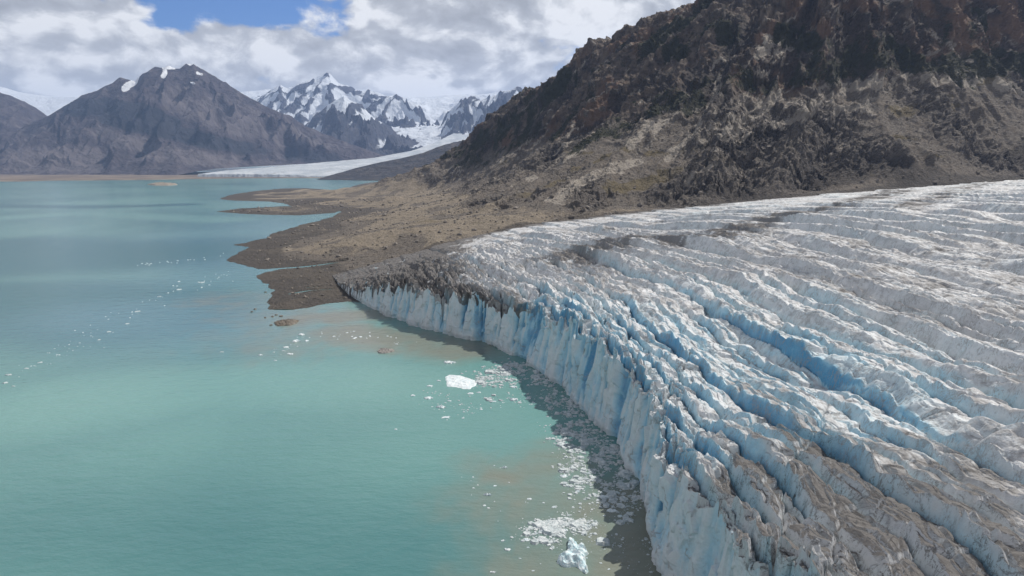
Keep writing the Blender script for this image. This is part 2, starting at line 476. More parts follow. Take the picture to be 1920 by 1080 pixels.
# cliff: how far each point of the face stands back
def inset(s, z, Hc, slot):
    h = np.clip(z / np.maximum(Hc, 1), 0, 1)
    lean = .16 * np.clip(z, 0, 60) + .9 * sst(3, 0, z)
    flute = 1.1 * (1 - np.abs(pn(s / 7.5 + .25 * h, h * .5 + 4, 91)) * 2) + .45 * ridged(s / 3.1, z / 26, 3, 92)
    slab = 4.6 * fbm(s / 26, z / 60 + 9, 2, 93)
    i = np.floor(s / 9 + .8 * pn(s / 14, z / 22, 94)).astype(np.int64)
    spall = 1.2 * (rnd(i, np.floor(z / 11 + 3 * rnd(i, 0, 95)).astype(np.int64), 96) - .5)
    cf, ce = facets(s / 4.6 + .3 * pn(s / 6, z / 9, 98), z / 9.0, 99)
    spall = spall + 1.3 * cf
    small = .35 * fbm(s / 2.2, z / 5.5, 4, 97)
    ib = s / 17 + .5 * pn(s / 30, z / 60, 88) ; jb = np.floor(ib).astype(np.int64); fb = ib - jb
    but = rnd(jb, 0, 89) + (rnd(jb + 1, 0, 89) - rnd(jb, 0, 89)) * sst(.88, 1, fb) - .5
    spall = spall + 5.0 * but
    notch = 9.0 * slot * sst(.12, .85, h)
    sc = sst(0, 22, Hc)
    return (lean + sc * (-flute + slab + spall + small * .55 + notch)) * sst(0, 3, Hc + .5)

Hc1 = np.maximum(EDGE_Z, .6)
slot1 = np.clip(G['slot'][:, 0], 0, 1.2) ** 2 * G['toe'][:, 0]
top_in = inset(sv, Hc1, Hc1, slot1)
decay = np.exp(-R / 7.0)
X = X + nx[:, None] * top_in[:, None] * decay; Y = Y + ny[:, None] * top_in[:, None] * decay

def ice_material(name, face=False):
    n = N(name); p = n.pos()
    nb = n.noise(p, .9, 6, .6); nb2 = n.noise(p, .16, 6, .62); nf = n.noise(p, 3.2, 5, .65)
    nz = n.normal_z('True Normal' if not face else 'Normal')
    blue = n.attr('blue'); dirt = n.attr('dirt'); black = n.attr('black')
    b = n.ss(n.math('MULTIPLY_ADD', n.math('SUBTRACT', nb2, .5), .55, blue), .02, 1.02)
    ramp = n.new('ShaderNodeValToRGB'); n.put(ramp.inputs[0], b)
    e = ramp.color_ramp.elements
    e[0].color = (.68, .695, .715, 1); e[1].position = 1; e[1].color = (.05, .27, .48, 1)
    for q, c in ((.25, (.61, .70, .74, 1)), (.5, (.46, .66, .76, 1)), (.75, (.29, .555, .71, 1))):
        x = e.new(q); x.color = c
    col = n.mix(n.math('MULTIPLY', n.ss(nf, .45, .75), .22), ramp.outputs[0], (.80, .81, .82))
    # thin dirty cracks running through the ice
    w = n.new('ShaderNodeTexNoise'); n.put(w.inputs['Vector'], p); w.inputs['Scale'].default_value = .25; w.inputs['Detail'].default_value = 4
    va = n.new('ShaderNodeVectorMath', operation='MULTIPLY_ADD'); n.put(va.inputs[0], w.outputs['Color']); va.inputs[1].default_value = (6, 6, 6)
    n.put(va.inputs[2], p)
    ck = n.voro(n.mapping(va.outputs[0], (1, .55, .8)), .085, 'DISTANCE_TO_EDGE')
    ckm = n.math('MULTIPLY', n.ss(ck, .035, .0), n.ss(nb2, .46, .6))
    dcol = n.mix(nb, (.190, .183, .180), (.41, .40, .398))
    dcol = n.mix(n.ss(n.math('ADD', dirt, n.math('MULTIPLY', n.math('SUBTRACT', nf, .5), .5)), .58, 1.0), dcol, n.mix(nb, (.048, .044, .042), (.140, .130, .123)))
    dcol = n.mix(n.math('MULTIPLY', black, .85), dcol, n.mix(nb, (.035, .032, .031), (.14, .125, .115)))
    dcol = n.mix(n.math('MULTIPLY', n.ss(nf, .60, .68), .6), dcol, (.44, .41, .38))
    streak = n.noise(n.mapping(p, (.40, .10, .5)), 1.3, 6, .65)
    s2 = n.noise(n.mapping(p, (.10, .55, .2), (0, 0, .5)), .9, 5, .6, 1.5)
    line = n.ss(n.math('ABSOLUTE', n.math('SUBTRACT', s2, .5)), .030, .0)
    s4 = n.noise(n.mapping(p, (.05, .22, .1), (0, 0, .5)), .8, 5, .65, 1.0)
    line2 = n.ss(n.math('ABSOLUTE', n.math('SUBTRACT', s4, .5)), .022, .0)
    line = n.math('MULTIPLY', n.math('MAXIMUM', line, line2), n.ss(nb2, .38, .55))
    wea = n.ss(n.math('MULTIPLY_ADD', streak, .6, n.math('MULTIPLY', nb2, .5)), .44, .66)
    dd = n.math('ADD', dirt, n.math('MULTIPLY', n.math('SUBTRACT', nb, .5), .55))
    dd = n.math('ADD', dd, n.math('MULTIPLY', n.math('SUBTRACT', streak, .5), 1.25))
    if face:
        dm = n.ss(dd, .42, .85)
    else:
        flat = n.ss(nz, .35, .8)
        dm = n.math('MULTIPLY', n.ss(dd, .22, .85), n.math('MULTIPLY_ADD', flat, .8, .2))
    dm = n.math('MAXIMUM', dm, n.math('MULTIPLY', black, n.ss(dd, .45, .8)))
    dm = n.math('MAXIMUM', dm, n.math('MULTIPLY', ckm, .7))
    if not face:
        clean = n.math('MULTIPLY_ADD', blue, -1.6, 1.0, clamp=True)
        col = n.mix(n.math('MULTIPLY', n.math('MULTIPLY', wea, clean), n.math('MULTIPLY_ADD', n.ss(nz, .3, .8), .48, .16)), col, (.43, .415, .42))
        dm = n.math('MAXIMUM', dm, n.math('MULTIPLY', line, .9))
    else:
        col = n.mix(n.math('MULTIPLY', wea, .22), col, (.44, .47, .50))
    c = n.mix(n.math('MULTIPLY', dm, .94), col, dcol)
    h = n.math('MULTIPLY_ADD', nf, .35, nb)
    bm = n.bump(h, .55, .8)
    return n.bsdf(c, n.math('MULTIPLY_ADD', dm, .3, .5), bm, .35)
MAT_ICE = ice_material('glacier_ice'); MAT_FACE = ice_material('cliff_ice', True)

glacier = bpy.data.objects.new('glacier', None); COL.objects.link(glacier)
glacier.location = (0, 0, 0)
tag(glacier, 'broad crevassed glacier of dirty white and blue ice ending in a cliff over the lake', kind='structure')
grid_mesh('ice_surface', X, Y, Z, MAT_ICE, glacier, attrs=dict(blue=blue, dirt=dirt, black=black), flip=True, smooth=False)

# ------------------------------------------------------------------ the ice cliff
NK = int(110 * Q)
kk = np.linspace(0, 1, NK)
Zf = -3 + (Hc1[:, None] + 3) * kk[None, :]
Sf = sv[:, None] + 0 * Zf
Hf = Hc1[:, None] + 0 * Zf
slf = slot1[:, None] + 0 * Zf
I = inset(Sf, Zf, Hf, slf)
Xf = Fx[:, None] + nx[:, None] * I; Yf = Fy[:, None] + ny[:, None] * I
hrel = np.clip(Zf / Hf, 0, 1)
curv = I - (np.roll(I, 9, 0) + np.roll(I, -9, 0) + np.roll(I, 16, 0) + np.roll(I, -16, 0)) / 4
bf = .54 + .26 * np.clip(curv / 1.5, -0.6, 1.6) + .95 * slf * sst(.1, .6, hrel) + .25 * fbm(Sf / 30, Zf / 25, 4, 101) - .15 * sst(.25, .0, hrel)
bz = np.interp(sv, [0, 110, 190, 330, 420, 520, 640, 760], [.4, .55, .9, .95, .9, .65, .55, .3])
bf = np.clip(bf * bz[:, None], 0, 1)
df = .10 + .5 * sst(.82, 1.0, hrel) * (.4 + fbm(Sf / 12, Zf / 6, 3, 102)) + .45 * fbm(Sf / 3.2, Zf / 30, 4, 103)
dz = np.interp(sv, [0, 60, 115, 150, 200, 400, 470, 520, 560, 610, 650, 690, 760], [1.5, 1.5, 1.2, .9, .4, .45, .7, 1.4, 1.3, 1.5, 3.0, 5.0, 6.0])
df = np.clip(df * dz[:, None] + .08 * (dz[:, None] - .5), 0, 1.2)
kf = np.clip(np.interp(sv, [0, 560, 640, 690], [.0, .2, .8, 1])[:, None] + 0 * Zf, 0, 1)
grid_mesh('ice_cliff', Xf, Yf, Zf, MAT_FACE, glacier, attrs=dict(blue=bf, dirt=df, black=kf), flip=True)

# ------------------------------------------------------------------ the lake shore and the mountain behind the glacier
shore_px = [(800, 336.5), (740, 338.5), (690, 343), (665, 348), (650, 354), (620, 356), (575, 353), (530, 353.5), (480, 358), (440, 364), (417, 370.5), (417, 373), (440, 376), (500, 377.5),
            (535, 381), (548, 387), (590, 391), (632, 394), (640, 398), (615, 410), (590, 416), (560, 424), (520, 435), (495, 447), (460, 456),
            (438, 459), (464, 463), (450, 474), (425, 488), (445, 495), (480, 503), (500, 505), (530, 504), (500, 510), (480, 517), (490, 530), (508, 545),
            (503, 560), (510, 580), (530, 585), (570, 578), (610, 570), (650, 566), (680, 566)]
shore = [tuple(float(v) for v in at_z(*p)) for p in shore_px]
LAND = shore + [(-60, 560), (60, 760), (600, 860), (3000, 900), (3500, 7000), (-300, 6000)]
bar_px = [(404, 397), (450, 391), (530, 387), (600, 388.5), (642, 392), (625, 399), (560, 404), (480, 402), (430, 399)]
BAR = [tuple(float(v) for v in at_z(*p)) for p in bar_px]
streams = [[(470, 508), (520, 504), (575, 500), (640, 492)], [(545, 551), (580, 545), (622, 543)], [(570, 540), (600, 538)]]
streams = [[tuple(float(v) for v in at_z(*p)) for p in L] for L in streams]

ctrl = []          # (px, py, distance): the sight points the hillside passes through
C_ = ctrl.append
# margin with the glacier
for (x, y) in [tuple(p) for p in margin[::50]]:
    s = np.hypot(x - front[-1, 0], y - front[-1, 1])
    zz = 1 + 119 * (1 - math.exp(-s / 800)) - 2
    ctrl.append((None, (x, y, zz)))
def add(px, py, d):
    ctrl.append((None, tuple(float(v) for v in at_d(px, py, d))))
for a in [(770, 346, 3300), (740, 352, 3000), (700, 351, 2900), (700, 372, 2000), (700, 396, 1500), (700, 455, 900), (620, 405, 1800), (640, 420, 1350), (560, 440, 1200), (560, 480, 850), (520, 462, 950), (640, 480, 840),
          (620, 440, 1080), (560, 362, 2700), (640, 366, 2500), (760, 372, 1950), (760, 398, 1450), (770, 425, 1050),
          (790, 341, 3000), (790, 362, 2300), (790, 402, 1350), (815, 310, 2880), (830, 290, 2800), (850, 330, 2400), (850, 362, 1900), (850, 400, 1250), (850, 272, 2680),
          (870, 250, 2600), (900, 225, 2500), (900, 300, 2250), (900, 350, 1750), (900, 395, 1200), (950, 185, 2400), (950, 260, 2130), (950, 330, 1650), (950, 378, 1200),
          (1000, 155, 2300), (1000, 240, 1950), (1000, 300, 1650), (1000, 345, 1350), (1050, 120, 2200), (1085, 104, 2100), (1085, 190, 1850), (1085, 270, 1550), (1085, 340, 1200), (1150, 95, 1950), (1150, 200, 1650),
          (1150, 310, 1250), (1240, 45, 1900), (1240, 150, 1620), (1240, 280, 1270), (1310, 0, 1850), (1310, 120, 1550), (1310, 250, 1290), (1310, 330, 1120),
          (1420, -60, 1800), (1420, 80, 1500), (1420, 220, 1290), (1420, 320, 1120), (1560, -140, 1760), (1560, 0, 1520), (1560, 130, 1400), (1560, 240, 1280), (1560, 320, 1130),
          (1700, -180, 1800), (1700, -20, 1560), (1700, 120, 1430), (1700, 230, 1300), (1700, 310, 1150), (1860, -150, 1850), (1860, 0, 1650), (1860, 122, 1530), (1860, 230, 1380), (1860, 300, 1250),
          (2100, -150, 1950), (2100, 0, 1750), (2100, 130, 1600), (2100, 230, 1460), (2100, 290, 1350)]:
    add(*a)
# behind the crest the ground drops again
for px, py, d in [(830, 310, 3300), (950, 230, 2900), (1085, 160, 2550), (1150, 150, 2400), (1310, 60, 2300), (1560, -60, 2300), (1860, -100, 2400), (900, 280, 3100)]:
    add(px, py + 20, d)
for P in [(-400, 5200, -5), (300, 5200, 60), (-100, 4300, 60), (900, 3800, 300), (1900, 3500, 600), (2200, 2600, 900)]:
    ctrl.append((None, P))
CT = np.array([c[1] for c in ctrl])

def tps(PX, PY, VAL, lam=1e-3):
    n = len(PX)
    def K(r2): return np.where(r2 > 1e-12, .5 * r2 * np.log(r2 + 1e-12), 0)
    A = K((PX[:, None] - PX) ** 2 + (PY[:, None] - PY) ** 2) + lam * np.eye(n)
    P = np.stack([np.ones(n), PX, PY], 1)
    M = np.block([[A, P], [P.T, np.zeros((3, 3))]])
    w = np.linalg.solve(M, np.r_[VAL, 0, 0, 0])
    def ev(x, y):
        out = np.zeros(x.shape)
        for a in range(0, x.shape[0], 64):
            xs, ys = x[a:a + 64, ..., None], y[a:a + 64, ..., None]
            out[a:a + 64] = (K((xs - PX) ** 2 + (ys - PY) ** 2) @ w[:n]) + w[n] + w[n + 1] * x[a:a + 64] + w[n + 2] * y[a:a + 64]
        return out
    return ev
HX = lambda x, y: (x / 1000 * (1.9 / (.6 + y / 1500)), np.log(np.maximum(y, 200) / 1000) * 2.2)
hill_fn = tps(*HX(CT[:, 0], CT[:, 1]), CT[:, 2], 2e-3)

HN, HM = int(1100 * Q), int(900 * Q)
hpx = np.linspace(330, 2250, HN)
hu = nonuni(HM, lambda u: 1.0 + .9 * sst(.25, .45, u) - .9 * sst(.78, .9, u))
hd = 560 * (5400 / 560.0) ** hu
HPX, HD = np.meshgrid(hpx, hd, indexing='ij')
hx = (HPX - 960) / 1280 * HD * 1.016; hy = HD
def land_height(hx, hy):
    wob = 9 * fbm(hx / 70, hy / 110, 4, 201) * np.clip(hy / 900, .5, 2.2) + 5 * fbm(hx / 17, hy / 30, 4, 202)
    sdl = signed(hx, hy, LAND) + wob
    sdb = signed(hx, hy, BAR) + .5 * wob
    hill = hill_fn(*HX(hx, hy))
    hill_raw = hill.copy()
    hill = np.maximum(hill, 2.5)
    trim = 168 + .165 * hx                     # old ice level: bare below, overgrown above
    steep = sst(10, 75, hill - 12 + 30 * sst(-330, -60, hx - .12 * (hy - 1500)) * sst(2900, 2300, hy) * sst(1500, 2000, hy))
    # fall lines run down to the left and towards the viewer
    c, s_ = math.cos(math.radians(28)), math.sin(math.radians(28))
    fx_, fy_ = hx * c + hy * s_, -hx * s_ + hy * c          # fx_ up the slope, fy_ along it
    wx = 60 * fbm(hx / 260, hy / 260, 3, 211); wy = 60 * fbm(hx / 260, hy / 260, 3, 212)
    qa, qb = .93 * hx - .37 * hy - 160, 1150 - 1.25 * hill
    th, rad_ = np.arctan2(qa, qb), np.hypot(qa, qb)
    gully = ridged(th * 6.5 + wx / 260, rad_ / 900 + wy / 500, 6, 213)
    crag = ridged(th * 15 + wx / 150, rad_ / 190 + wy / 200, 5, 214, .55)
    rock = ridged(hx / 48 + wx / 90, hy / 60, 5, 215, .55)
    up = sst(trim - 60, trim + 60, hill)
    crest_soft = sst(0, 1, 1)
    fade = sst(0, 60, -signed(hx, hy, GLACIER_POLY))
    n = steep * ((gully - .38) * (34 + 14 * up) + (crag - .42) * (14 + 10 * up) + (rock - .4) * (7 + 5 * up) + 2.0 * fbm(hx / 16, hy / 16, 4, 216))
    # knobs of bedrock standing out of the scree, most of them by the ice
    kn = fbm(hx / 150, hy / 190, 3, 221)
    knob_place = np.clip(kn * 1.6 + .18 + .8 * capsule(hx, hy, [(1050, 372), (1250, 360), (1420, 345), (1640, 320), (1900, 290)], 130, 90, .8)
                         - .9 * sst(60, 160, hill - trim + 120), 0, 1) * sst(25, 60, hill)
    ca, cb = .93 * hx - .37 * hy, .37 * hx + .93 * hy
    k1, ke1 = facets((ca + .3 * cb) / 42 + .25 * kn, (cb - .2 * ca) / 60, 229, 1.6); k2, ke2 = facets((ca - .3 * cb) / 15, cb / 20, 230, 1.6)
    k3, ke3 = facets((ca + .2 * cb) / 7, cb / 9, 247, 1.8)
    knob = knob_place * (13 * ridged(hx / 60, hy / 75, 4, 222, .6) + 11 * k1 + 8 * k2 + 2.6 * k3 - 3 * sst(.12, 0, ke1) + 1)
    n = n + steep * (up * (6 * k1 + 6 * k2) + (.3 + .7 * up) * 2.4 * k3)
    flat = (1 - steep) * (10.0 * (ridged(hx / 190, hy / 240, 6, 223) - .25) * sst(30, 150, sdl) + 1.6 * fbm(hx / 26, hy / 40, 4, 224) + .3 * fbm(hx / 6, hy / 8, 3, 225))
    hgt = hill + flat
    disp = (n + knob) * fade * sst(40, 200, sdl)
    beach = np.where(sdl > 0, .35 + .012 * sdl + 1.2 * sst(60, 160, sdl), .05 * sdl)
    w = sst(20, 190, sdl)
    z = np.where(sdl > 0, beach * (1 - w) + np.maximum(hgt, 1.2) * w, np.maximum(beach, -6))
    z = np.where(sdl > 0, np.maximum(z, .12), z) + np.where(sdl > 0, .22 * fbm(hx / 7, hy / 9, 3, 226), 0) * (1 - .5 * w)
    zb = np.where(sdb > 0, .3 + .03 * np.minimum(sdb, 60) + .2 * fbm(hx / 20, hy / 30, 3, 227), .05 * sdb)
    z = np.maximum(z, np.maximum(zb, -6))
    for L, wd in zip(streams, (4.5, 2.5, 1.6)):
        dd = seg_dist(hx, hy, L) + 1.2 * pn(hx / 14, hy / 14, 228)
        z = np.where((dd < wd * 2) & (z < 5), np.minimum(z, -.4 + .9 * sst(wd * .6, wd * 2, dd) * 2), z)
    gsd = signed(hx, hy, GLACIER_POLY)
    z = np.where(gsd > 0, z - np.minimum(gsd * .9, 60), z)
    return z, dict(disp=disp, hill=hill, trim=trim, up=up, steep=steep, knob=knob_place, gully=gully, crag=crag, rock=rock, sdl=sdl, sdb=sdb, gsd=gsd, kn=kn)
hz, L_ = land_height(hx, hy)
# crags stand out square to the slope, not straight up
zi, zj = np.gradient(L_['hill']); xi, xj = np.gradient(hx); yi, yj = np.gradient(hy)
det = xi * yj - xj * yi
zx, zy = (zi * yj - zj * yi) / det, (xi * zj - xj * zi) / det
nn_ = 1 / np.sqrt(1 + zx ** 2 + zy ** 2)
hx0, hy0 = hx, hy
hx = hx - L_['disp'] * zx * nn_; hy = hy - L_['disp'] * zy * nn_; hz = hz + L_['disp'] * nn_

HPY = 540 - 1280 * ((hz - CAM_H) * CP + hy * SP) / (hy * CP - (hz - CAM_H) * SP)
def hit(px, py):
    """The point of the hillside that a photo point shows."""
    i = int(np.clip(round((px - hpx[0]) / (hpx[1] - hpx[0])), 0, HN - 1))
    ok = np.nonzero((HPY[i] <= py) & (L_['gsd'][i] < 0) & (hz[i] > 0))[0]
    j = ok[0] if len(ok) else int(np.argmin(HPY[i]))
    return hx[i, j], hy[i, j], hz[i, j]
def zone(*lines):
    """Soft mask around lines laid over the hillside: each line is (radius in metres, strength, photo points...)."""
    m = np.zeros(hx.shape)
    wob = 1 + .9 * ZN
    for r, a, *pts in lines:
        P = np.array([hit(*p) for p in pts])
        if len(P) == 1: P = np.r_[P, P + .1]
        d = np.full(hx.shape, 1e9)
        for A, B in zip(P[:-1], P[1:]):
            v = B - A; L2 = (v ** 2).sum() + 1e-6
            t = np.clip(((hx - A[0]) * v[0] + (hy - A[1]) * v[1] + (hz - A[2]) * v[2]) / L2, 0, 1)
            d = np.minimum(d, np.sqrt((hx - A[0] - t * v[0]) ** 2 + ((hy - A[1] - t * v[1]) * .8) ** 2 + (hz - A[2] - t * v[2]) ** 2))
        m = np.maximum(m, a * sst(1.6 * r, .5 * r, d * wob))
    return m
ZN = np.clip(fbm(hx / 24, hy / 30, 4, 240) + .5 * fbm(hx / 70, hy / 80, 3, 241), -.8, .9)
sa = .93 * hx - .37 * hy; sb = hz * 1.25                # along the slope, up the slope
strata = fbm((sa - sb) / 30 + 1.2 * ZN, (sa + sb) / 110 + 1.2 * fbm(hx / 90, hy / 90, 3, 246), 6, 242, .6); strata2 = ridged((sa - .8 * sb) / 60, (sa + sb) / 240, 4, 243)

# what covers the ground
above = hz - L_['trim']
tn = fbm(hx / 90, hy / 90, 4, 231); t2 = fbm(hx / 30, hy / 30, 4, 232)
upm = sst(-25, 25, above + 45 * tn + 14 * t2) * L_['steep']
shrub = upm * np.clip(-.10 + 1.3 * fbm(hx / 130, hy / 170, 5, 234) + .5 * t2 + .30 * sst(150, 20, above), 0, 1)
shrub = np.maximum(shrub, zone((30, 1, (1690, 122), (1760, 128), (1880, 116)), (34, .9, (1090, 268), (1150, 235)), (45, .9, (1170, 100), (1250, 55), (1290, 20)), (30, .8, (1200, 110), (1260, 95)), (60, .8, (900, 262), (960, 235), (1040, 165)),
                              (40, .6, (860, 300), (930, 290), (990, 250)), (26, .8, (1500, 140), (1560, 130)), (26, .7, (1440, 60), (1500, 90)), (24, .7, (1760, 60), (1830, 100)), (30, .5, (1100, 140), (1160, 115))) * np.clip(.75 + .8 * tn + .5 * t2, 0, 1.1))
red = upm * np.clip(sst(.15, .55, fbm(hx / 220, hy / 260, 3, 235) + .20) + zone((70, 1, (1700, 20), (1800, 60), (1900, 60)), (45, .8, (1480, 20), (1600, 40)), (40, .7, (1640, 90), (1740, 100)), (40, .5, (1050, 120), (1090, 105))), 0, 1)
darkrock = np.clip(upm * (-.2 + 1.5 * fbm(sa / 70, sb / 120, 4, 244)) + upm * .65 * sst(.45, .25, L_['gully']) + zone((24, 1, (1350, 262), (1440, 256)), (45, .6, (1500, 335), (1640, 312), (1700, 325)), (25, .9, (1870, 300), (1900, 285)), (40, .8, (1150, 200), (1230, 150), (1260, 190)), (38, .9, (1360, 60), (1350, 140), (1400, 150)),
                        (35, .8, (1040, 285), (1090, 240)), (60, .8, (1440, 100), (1560, 100), (1630, 80)), (40, .8, (1880, 30), (1920, 100)), (30, .6, (1230, 370), (1400, 362))), 0, 1)
rockm = np.clip(L_['knob'] * 1.0 + .8 * sst(.50, .72, L_['crag'] * .6 + L_['rock'] * .5 + .1 * t2) * L_['steep'] * (.35 + .65 * upm), 0, 1)
pz = zone((9, 1, (1178, 275), (1205, 232)), (8, 1, (1322, 185), (1322, 145)), (14, 1, (1345, 262), (1385, 225), (1440, 172)), (16, 1, (1500, 215), (1530, 195), (1590, 200)), (15, .9, (1545, 160), (1610, 150)), (16, 1, (1730, 150), (1780, 148)), (15, 1, (1800, 138), (1830, 160), (1865, 172)),
          (16, .8, (1040, 375), (1110, 325), (1190, 300)), (12, .8, (1250, 280), (1320, 240)), (14, .8, (1410, 70), (1450, 90)), (20, .7, (1400, 130), (1420, 90)), (12, .7, (1640, 140), (1700, 150)), (10, .8, (1290, 262), (1300, 225)), (18, .5, (1300, 340), (1400, 320)), (14, .6, (1210, 240), (1280, 200)), (14, .5, (1420, 235), (1520, 225)), (10, .6, (960, 350), (1000, 335)))
pale = np.clip(pz * (.75 + 1.6 * strata + .9 * strata2) + sst(-120, -40, above) * sst(30, -15, above) * L_['steep'] * np.clip(.12 + 1.9 * strata, 0, 1) + .7 * L_['knob'] * np.clip(2 * strata, 0, 1) + upm * np.clip(2.3 * strata - .06, 0, .85), 0, 1)
chute = zone((5, 1, (1618, -20), (1660, 22), (1712, 70), (1772, 116)), (11, .8, (1325, 165), (1310, 205), (1290, 245), (1240, 300)), (8, .7, (1380, 180), (1340, 225), (1300, 270)), (5, .7, (1840, 70), (1900, 120)))
pale = np.maximum(pale, .9 * chute); upm = upm * (1 - chute); shrub = shrub * (1 - chute); darkrock = darkrock * (1 - chute)
fl = 1 - L_['steep']
tan = np.clip(fl * (.55 + 2.0 * fbm(hx / 90, hy / 130, 6, 245, .6)) * sst(2.5, 7, hz) + .8 * fl * sst(.35, .55, ridged(hx / 190, hy / 240, 5, 223)), 0, 1)
grass = np.clip((1 - upm) * (1 - L_['knob']) * L_['steep'] * sst(.12, .5, fbm((sa + .4 * sb) / 150, sb / 40, 4, 238) + .2 * t2) * .8 + .5 * fl * sst(.0, .5, fbm(hx / 90, hy / 60, 4, 239)) * sst(4, 9, hz)
                + zone((14, .9, (1075, 318), (1170, 268)), (22, .9, (1150, 350), (1250, 325)), (14, .8, (1300, 280), (1335, 240)), (16, .8, (1650, 212), (1740, 200)), (20, .7, (1330, 300), (1460, 275)), (20, .6, (980, 365), (1050, 340))), 0, 1) * sst(4, 40, -L_['gsd'])
wet = np.clip(sst(42, 8, np.where(L_['sdb'] > 0, L_['sdb'] * .8, L_['sdl'])) * 1.0 + sst(3.2, 1.2, hz) * .8 + .9 * sst(30, 5, -L_['gsd']), 0, 1)

def land_material():
    n = N('hillside'); p = n.pos()
    n1 = n.noise(p, .045, 7, .62); n2 = n.noise(p, .22, 6, .65); n3 = n.noise(n.mapping(p, (1, 1, .35)), .012, 6, .6)
    vr = n.voro(p, .16, 'F1', 'Color'); vd = n.voro(p, .09, 'DISTANCE_TO_EDGE')
    up, shrub, red, rock, pale, grass, wet, dark, tan = (n.attr(a) for a in ('up', 'shrub', 'red', 'rock', 'pale', 'grass', 'wet', 'dark', 'tan'))
    j = n.math('MULTIPLY', n.math('SUBTRACT', n2, .5), .9)
    def brk(a, lo=.3, hi=.65): return n.ss(n.math('ADD', a, j), lo, hi)
    scree = n.mix(n.ss(n2, .3, .7), (.098, .086, .076), (.235, .208, .180))
    scree = n.mix(n.ss(n1, .35, .7), scree, (.195, .165, .136))
    scree = n.mix(n.math('MULTIPLY', brk(tan), .8), scree, n.mix(n1, (.225, .187, .142), (.41, .345, .265)))
    bright = n.math('GREATER_THAN', n.noise(p, .8, 3, .7), .66)
    scree = n.mix(n.math('MULTIPLY', bright, .45), scree, (.32, .29, .26))
    heath = n.mix(n.ss(n1, .35, .65), (.070, .056, .047), (.205, .163, .132))
    heath = n.mix(n.math('MULTIPLY', brk(red), .8), heath, n.mix(n2, (.120, .072, .048), (.245, .155, .105)))
    c = n.mix(up, scree, heath)
    c = n.mix(n.math('MULTIPLY', brk(grass), .75), c, n.mix(n1, (.125, .098, .045), (.175, .140, .075)))
    rk = n.mix(n.ss(n2, .3, .7), (.066, .059, .054), (.22, .192, .168))
    rk = n.mix(n.math('MULTIPLY', n.ss(vd, .10, .0), .45), rk, (.025, .023, .023))
    c = n.mix(n.math('MULTIPLY', brk(rock), .85), c, rk)
    c = n.mix(n.math('MULTIPLY', brk(dark), .80), c, n.mix(n.ss(n2, .35, .7), (.026, .023, .023), (.092, .079, .070)))
    c = n.mix(n.math('MULTIPLY', brk(pale, .35, .85), .9), c, n.mix(n2, (.25, .22, .188), (.54, .485, .42)))
    c = n.mix(n.math('MULTIPLY', brk(shrub, .3, .55), .92), c, n.mix(n2, (.014, .018, .010), (.048, .050, .022)))
    c = n.mix(n.math('MULTIPLY', brk(wet), .8), c, n.mix(n2, (.062, .055, .051), (.105, .094, .085)))
    n4 = n.noise(p, .8, 4, .65)
    c = n.mix(n.math('MULTIPLY', n.ss(n4, .55, .75), .30), c, n.mix(.5, c, (.40, .36, .31)))
    c = n.mix(n.math('MULTIPLY', n.ss(n4, .45, .30), .55), c, n.mix(.65, c, (.012, .011, .011)))
    h = n.math('MULTIPLY_ADD', n1, 2.0, n.math('MULTIPLY_ADD', n4, .35, n2))
    bm = n.bump(h, 1.0, 6.0)
    return n.bsdf(c, .9, bm, .2)
MAT_LAND = land_material()
keep = (hz.min() > -1e9) & (np.maximum.reduce([hz[:-1, :-1], hz[1:, :-1], hz[1:, 1:], hz[:-1, 1:]]) > -3.0) & (L_['gsd'][:-1, :-1] < 120)
hill = grid_mesh('mountainside', hx, hy, hz, MAT_LAND, keep=keep, flip=False, smooth=False,
                 attrs=dict(up=upm, shrub=shrub, red=red, rock=rockm, pale=pale, grass=grass, wet=wet, dark=darkrock, tan=tan))
tag(hill, 'rocky brown mountainside with scree slopes running down to low tan spits on the lake', kind='structure')

# ------------------------------------------------------------------ far mountains
def tri(P, k):
    return np.interp(k, [p[0] for p in P], [p[1] for p in P])

